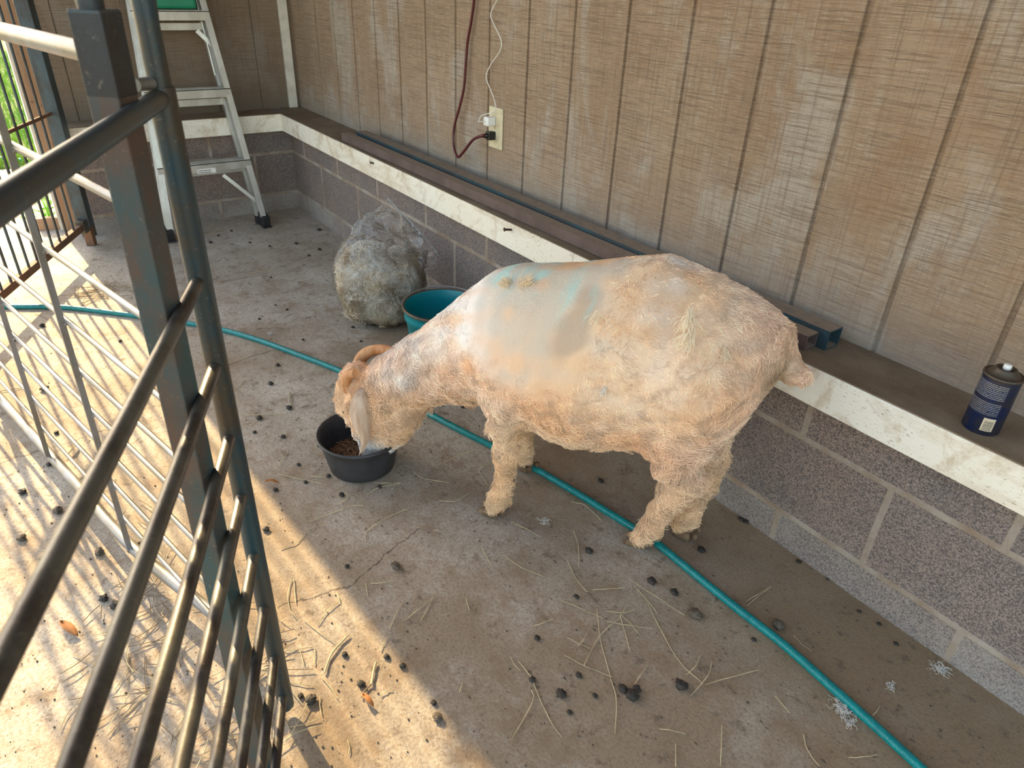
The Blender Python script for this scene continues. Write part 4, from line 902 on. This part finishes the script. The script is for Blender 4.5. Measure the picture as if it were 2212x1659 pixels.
for l in C4: stalk(A_(0, 400, 3.16, l), .0012, 'haydark' if random.random() < .6 else 'hay')
# hay under and around the gate
def near(cx, cy, sx, sy, n, L=.07, mats=('hay', 'haydark'), lab=''):
    for k in range(n):
        x, y = random.gauss(cx, sx), random.gauss(cy, sy); p = fl(x, y); a = random.random()*6.283; l = L*(.4+random.random()); c_ = random.gauss(0, .25)
        q_ = [p+np.array([math.cos(a+c_*t_)*l*t_, math.sin(a+c_*t_)*l*t_, 0]) for t_ in (-.5, 0, .5)]
        if any(v[1] > -.125 for v in q_): continue
        z0 = .0015+random.random()*.006; P = smooth_path([v+np.array([0, 0, z0+.003*random.random()]) for v in q_], 3)
        o = MB().tube(P, [.0009]*(len(P)-1)+[.0005], 5).build('straw_stalk', M[random.choice(mats)], loc=p); tag(o, 'thin dry hay stalk tangled '+lab, 'straw', 'hay stalks '+lab)
near(225, 632, 34, 12, 30, .16, lab='in the clump by the hose behind the rod gate'); near(330, 1330, 60, 90, 50, .07, lab='in the clump under the rod gate and its bottom pipe'); near(560, 1480, 55, 70, 30, .06, lab='in the clump at the foot of the round post')
near(250, 1500, 90, 80, 16, .07, lab='on the sunlit floor behind the lowest pen bars'); near(470, 1580, 60, 40, 20, .05, lab='in the clump at the foot of the square post')
# droppings
DG = 'goat droppings scattered on the concrete floor'
dl = [(1600,1123,5),(1612,1128,5),(1725,1215,5),(710,1030,5),(738,1070,5.5),(740,1072,4),(820,1053,5),(625,883,6),(655,735,4),(780,738,4),(762,708,5),(800,1010,4),(1000,880,5),(945,872,4),(1297,1040,5.5),(1272,1192,8),(1456,1282,8),(1408,1258,9),(1628,1383,5),(1471,1484,13),(1365,1505,13),(1345,1490,9),(1375,1490,8),(1500,1330,13),(1680,1354,12),(1515,1190,8),(1212,1500,9),(1285,1504,5),
 (500,500,4),(455,525,5),(620,415,0),(640,527,5),(667,553,4),(690,498,6),(583,533,4),(540,525,4),(472,510,4),(690,540,5),(620,670,4),(595,660,3),(560,690,4),(600,790,6),(585,600,3),(560,905,6),(612,945,5),(550,935,4),(645,1005,4),(575,1145,7),(585,830,5),(595,1060,5),(660,1043,4),(97,842,9),(92,705,8),(30,735,8),(122,936,5),(107,1005,6),(50,1065,8),(110,1200,11),(95,1210,8),(250,1310,10),(225,1295,9),(215,1195,9),(125,1105,9),(48,1165,9),(300,1180,8),(270,905,5),(10,680,5),(260,738,5),(870,1440,7),(835,1420,6),(745,1415,6),(937,1520,6),(945,1552,10),(672,1515,12),(650,1505,6),(780,1480,8),(1160,1380,6),(855,1225,9),(750,1225,5),(1230,1540,6),(1150,1470,7),(1245,1290,5),(1250,1460,6),(1580,1190,0),(1935,1392,4),(1898,1349,4),(1855,1322,4),(1787,1252,3)]
for i, (x, y, r) in enumerate(dl):
    if r == 0: continue
    p = fl(x, y); dist = (p-CAM)@FW; R_ = r/FPX*dist*(.95 if y > 800 else .68); p[2] = R_*.55
    rr = (R_*(1+.4*random.random()), R_, R_*.62); mt = 'dungb' if r > 8 and random.random() < .7 else 'dung'
    tag(MB().blob((p[0], p[1], p[2]), rr, .55, 3, 2.6, i).build('goat_dropping', M[mt], loc=p), 'x', 'dropping'); DRP.append((bpy.data.objects[-1] if 0 else COL.objects[-1], x, y))
# fine crumbs: nobody could count them
def crumbs():
    mb = MB(); k = 0
    while k < 1500:
        x = random.random()*2212; y = 470+random.random()**.8*1189; p = fl(x, y)
        if p[1] > -.115 or p[0] < .12 or p[1] < -2.4: continue
        k += 1; r = .0006+.0018*random.random()**3; mb.blob((p[0], p[1], r*.5), (r*1.4, r, r*.6), .3, 1, 2, k)
    tag(mb.build('floor_crumbs', M['dungb']), 'fine crumbs of dirt strewn over the concrete floor', 'dirt', kind='stuff')
crumbs()
def wool(x, y, r, n, label, mat='wooltuft', z=0.):
    p = fl(x, y, z); mb = MB()
    for k in range(n):
        d = np.array([random.gauss(0, 1), random.gauss(0, 1), 0])*r*.45; q_ = p+d+np.array([0, 0, .002]); pts = [q_]
        v = np.array([random.gauss(0, 1), random.gauss(0, 1), random.gauss(.3, .5)])
        for i in range(6):
            v = v+np.array([random.gauss(0, .8), random.gauss(0, .8), random.gauss(-.1, .5)]); v /= np.linalg.norm(v); nx = pts[-1]+v*r*.28; nx[2] = min(max(nx[2], .0012), r*.7); pts.append(nx)
        mb.tube(pts, .00035, 4, caps=False)
    tag(mb.build('wool_tuft', M[mat], loc=p), label, 'wool')
wool(1820, 1530, .013, 110, 'greyish white wisp of wool beside the green hose'); wool(1833, 1560, .008, 40, 'small thin wool wisp just below the larger one beside the hose')
wool(2028, 1446, .012, 60, 'yellowish wool wisp on the floor next to the block wall at right'); wool(1002, 935, .008, 50, 'tiny white wool wisp beside the hose behind the goat bowl')
wool(1175, 1128, .010, 40, 'flat pale wool wisp on the floor behind the near front hoof'); wool(1925, 1485, .007, 30, 'small white wool speck between the hose and the block wall')
wool(585, 722, .008, 30, 'tiny white wool wisp on the floor below the hose at the back')
# leaves
def leaf(x, y, ang, L, mat, label):
    p = fl(x, y, .004); d = np.array([math.cos(ang), math.sin(ang), 0]); sd = np.array([-d[1], d[0], 0]); V = []; n = 8
    for i in range(n+1):
        u = i/n; w_ = L*.13*math.sin(math.pi*u)**.7+.0003
        for s_ in (-1, 0, 1): V.append(p+d*L*(u-.5)+sd*w_*s_+ZX*(.006*abs(s_)*(1-u)+.006*math.sin(u*3)))
    F = [(i*3+k, i*3+k+1, (i+1)*3+k+1, (i+1)*3+k) for i in range(n) for k in (0, 1)]
    mb = MB(); mb.add(V, F, True); o = mb.build('dry_leaf', M[mat], loc=p); so_ = o.modifiers.new('solid', 'SOLIDIFY'); so_.thickness = .0006; tag(o, label, 'leaf')
leaf(150, 1360, .4, .06, 'hayred', 'orange-brown dry leaf blade on the sunlit floor seen through the pen bars'); leaf(155, 975, -.7, .05, 'hay', 'yellow curled dry leaf on the sunlit floor behind the rod gate'); leaf(588, 1043, .9, .035, 'hayred', 'reddish dry leaf at the edge of the sunlight left of the bowl')
leaf(795, 1515, .2, .035, 'hayred', 'curled red-brown leaf on the sunlit floor near the bottom of the picture')

LM = [(780, 1050, 'beside the feed bowl'), (1060, 1150, "by the goat's near front hoof"), (1330, 1180, "by the goat's near hind hoof"), (640, 1280, 'on the sunlit floor right of the round post'), (820, 1520, 'on the sunlit floor at the bottom edge'),
 (900, 1300, 'on the shaded floor below the bowl'), (1100, 1440, 'on the shaded floor at the bottom centre'), (1450, 1320, 'left of the hose below the hind hooves'), (1380, 1540, 'on the shaded floor right of centre, bottom edge'), (1720, 1300, 'between the hose and the block wall'),
 (1700, 1600, 'left of the hose at the bottom right'), (600, 930, 'between the round post and the bowl'), (560, 600, 'between the ladder and the hose'), (1020, 900, "under the goat's neck"), (100, 740, 'behind the rod gate at the far left'), (150, 1000, 'behind the rod gate near its bottom pipe'), (200, 1280, 'seen between the pen bars at left'), (2000, 1480, 'by the block wall at the bottom right'), (1280, 1000, "under the goat's belly"), (720, 720, 'between the hose and the clear bag')]
ON = ['lowest', 'second lowest', 'third lowest', 'fourth lowest', 'fifth lowest', 'sixth lowest', 'seventh lowest', 'eighth lowest', 'ninth lowest', 'tenth lowest', 'eleventh lowest', 'twelfth lowest', 'thirteenth lowest', 'fourteenth lowest', 'fifteenth lowest', 'sixteenth lowest', 'seventeenth lowest', 'eighteenth lowest', 'nineteenth lowest', 'twentieth lowest']
for LST, kind_, grp in ((STK, 'straw stalk', 'straw stalks scattered on the floor'), (DRP, 'goat dropping', 'goat droppings scattered on the floor')):
    Z_ = {}
    for o, x, y in LST:
        k = min(range(len(LM)), key=lambda i: (LM[i][0]-x)**2+(LM[i][1]-y)**2); Z_.setdefault(k, []).append((y, x, o))
    for k, l in Z_.items():
        l.sort(key=lambda e: -e[0])
        for i, (y, x, o) in enumerate(l): o['label'] = '%s %s, %s there' % (kind_, LM[k][2], ON[i] if len(l) > 1 else 'the only one'); o['group'] = grp
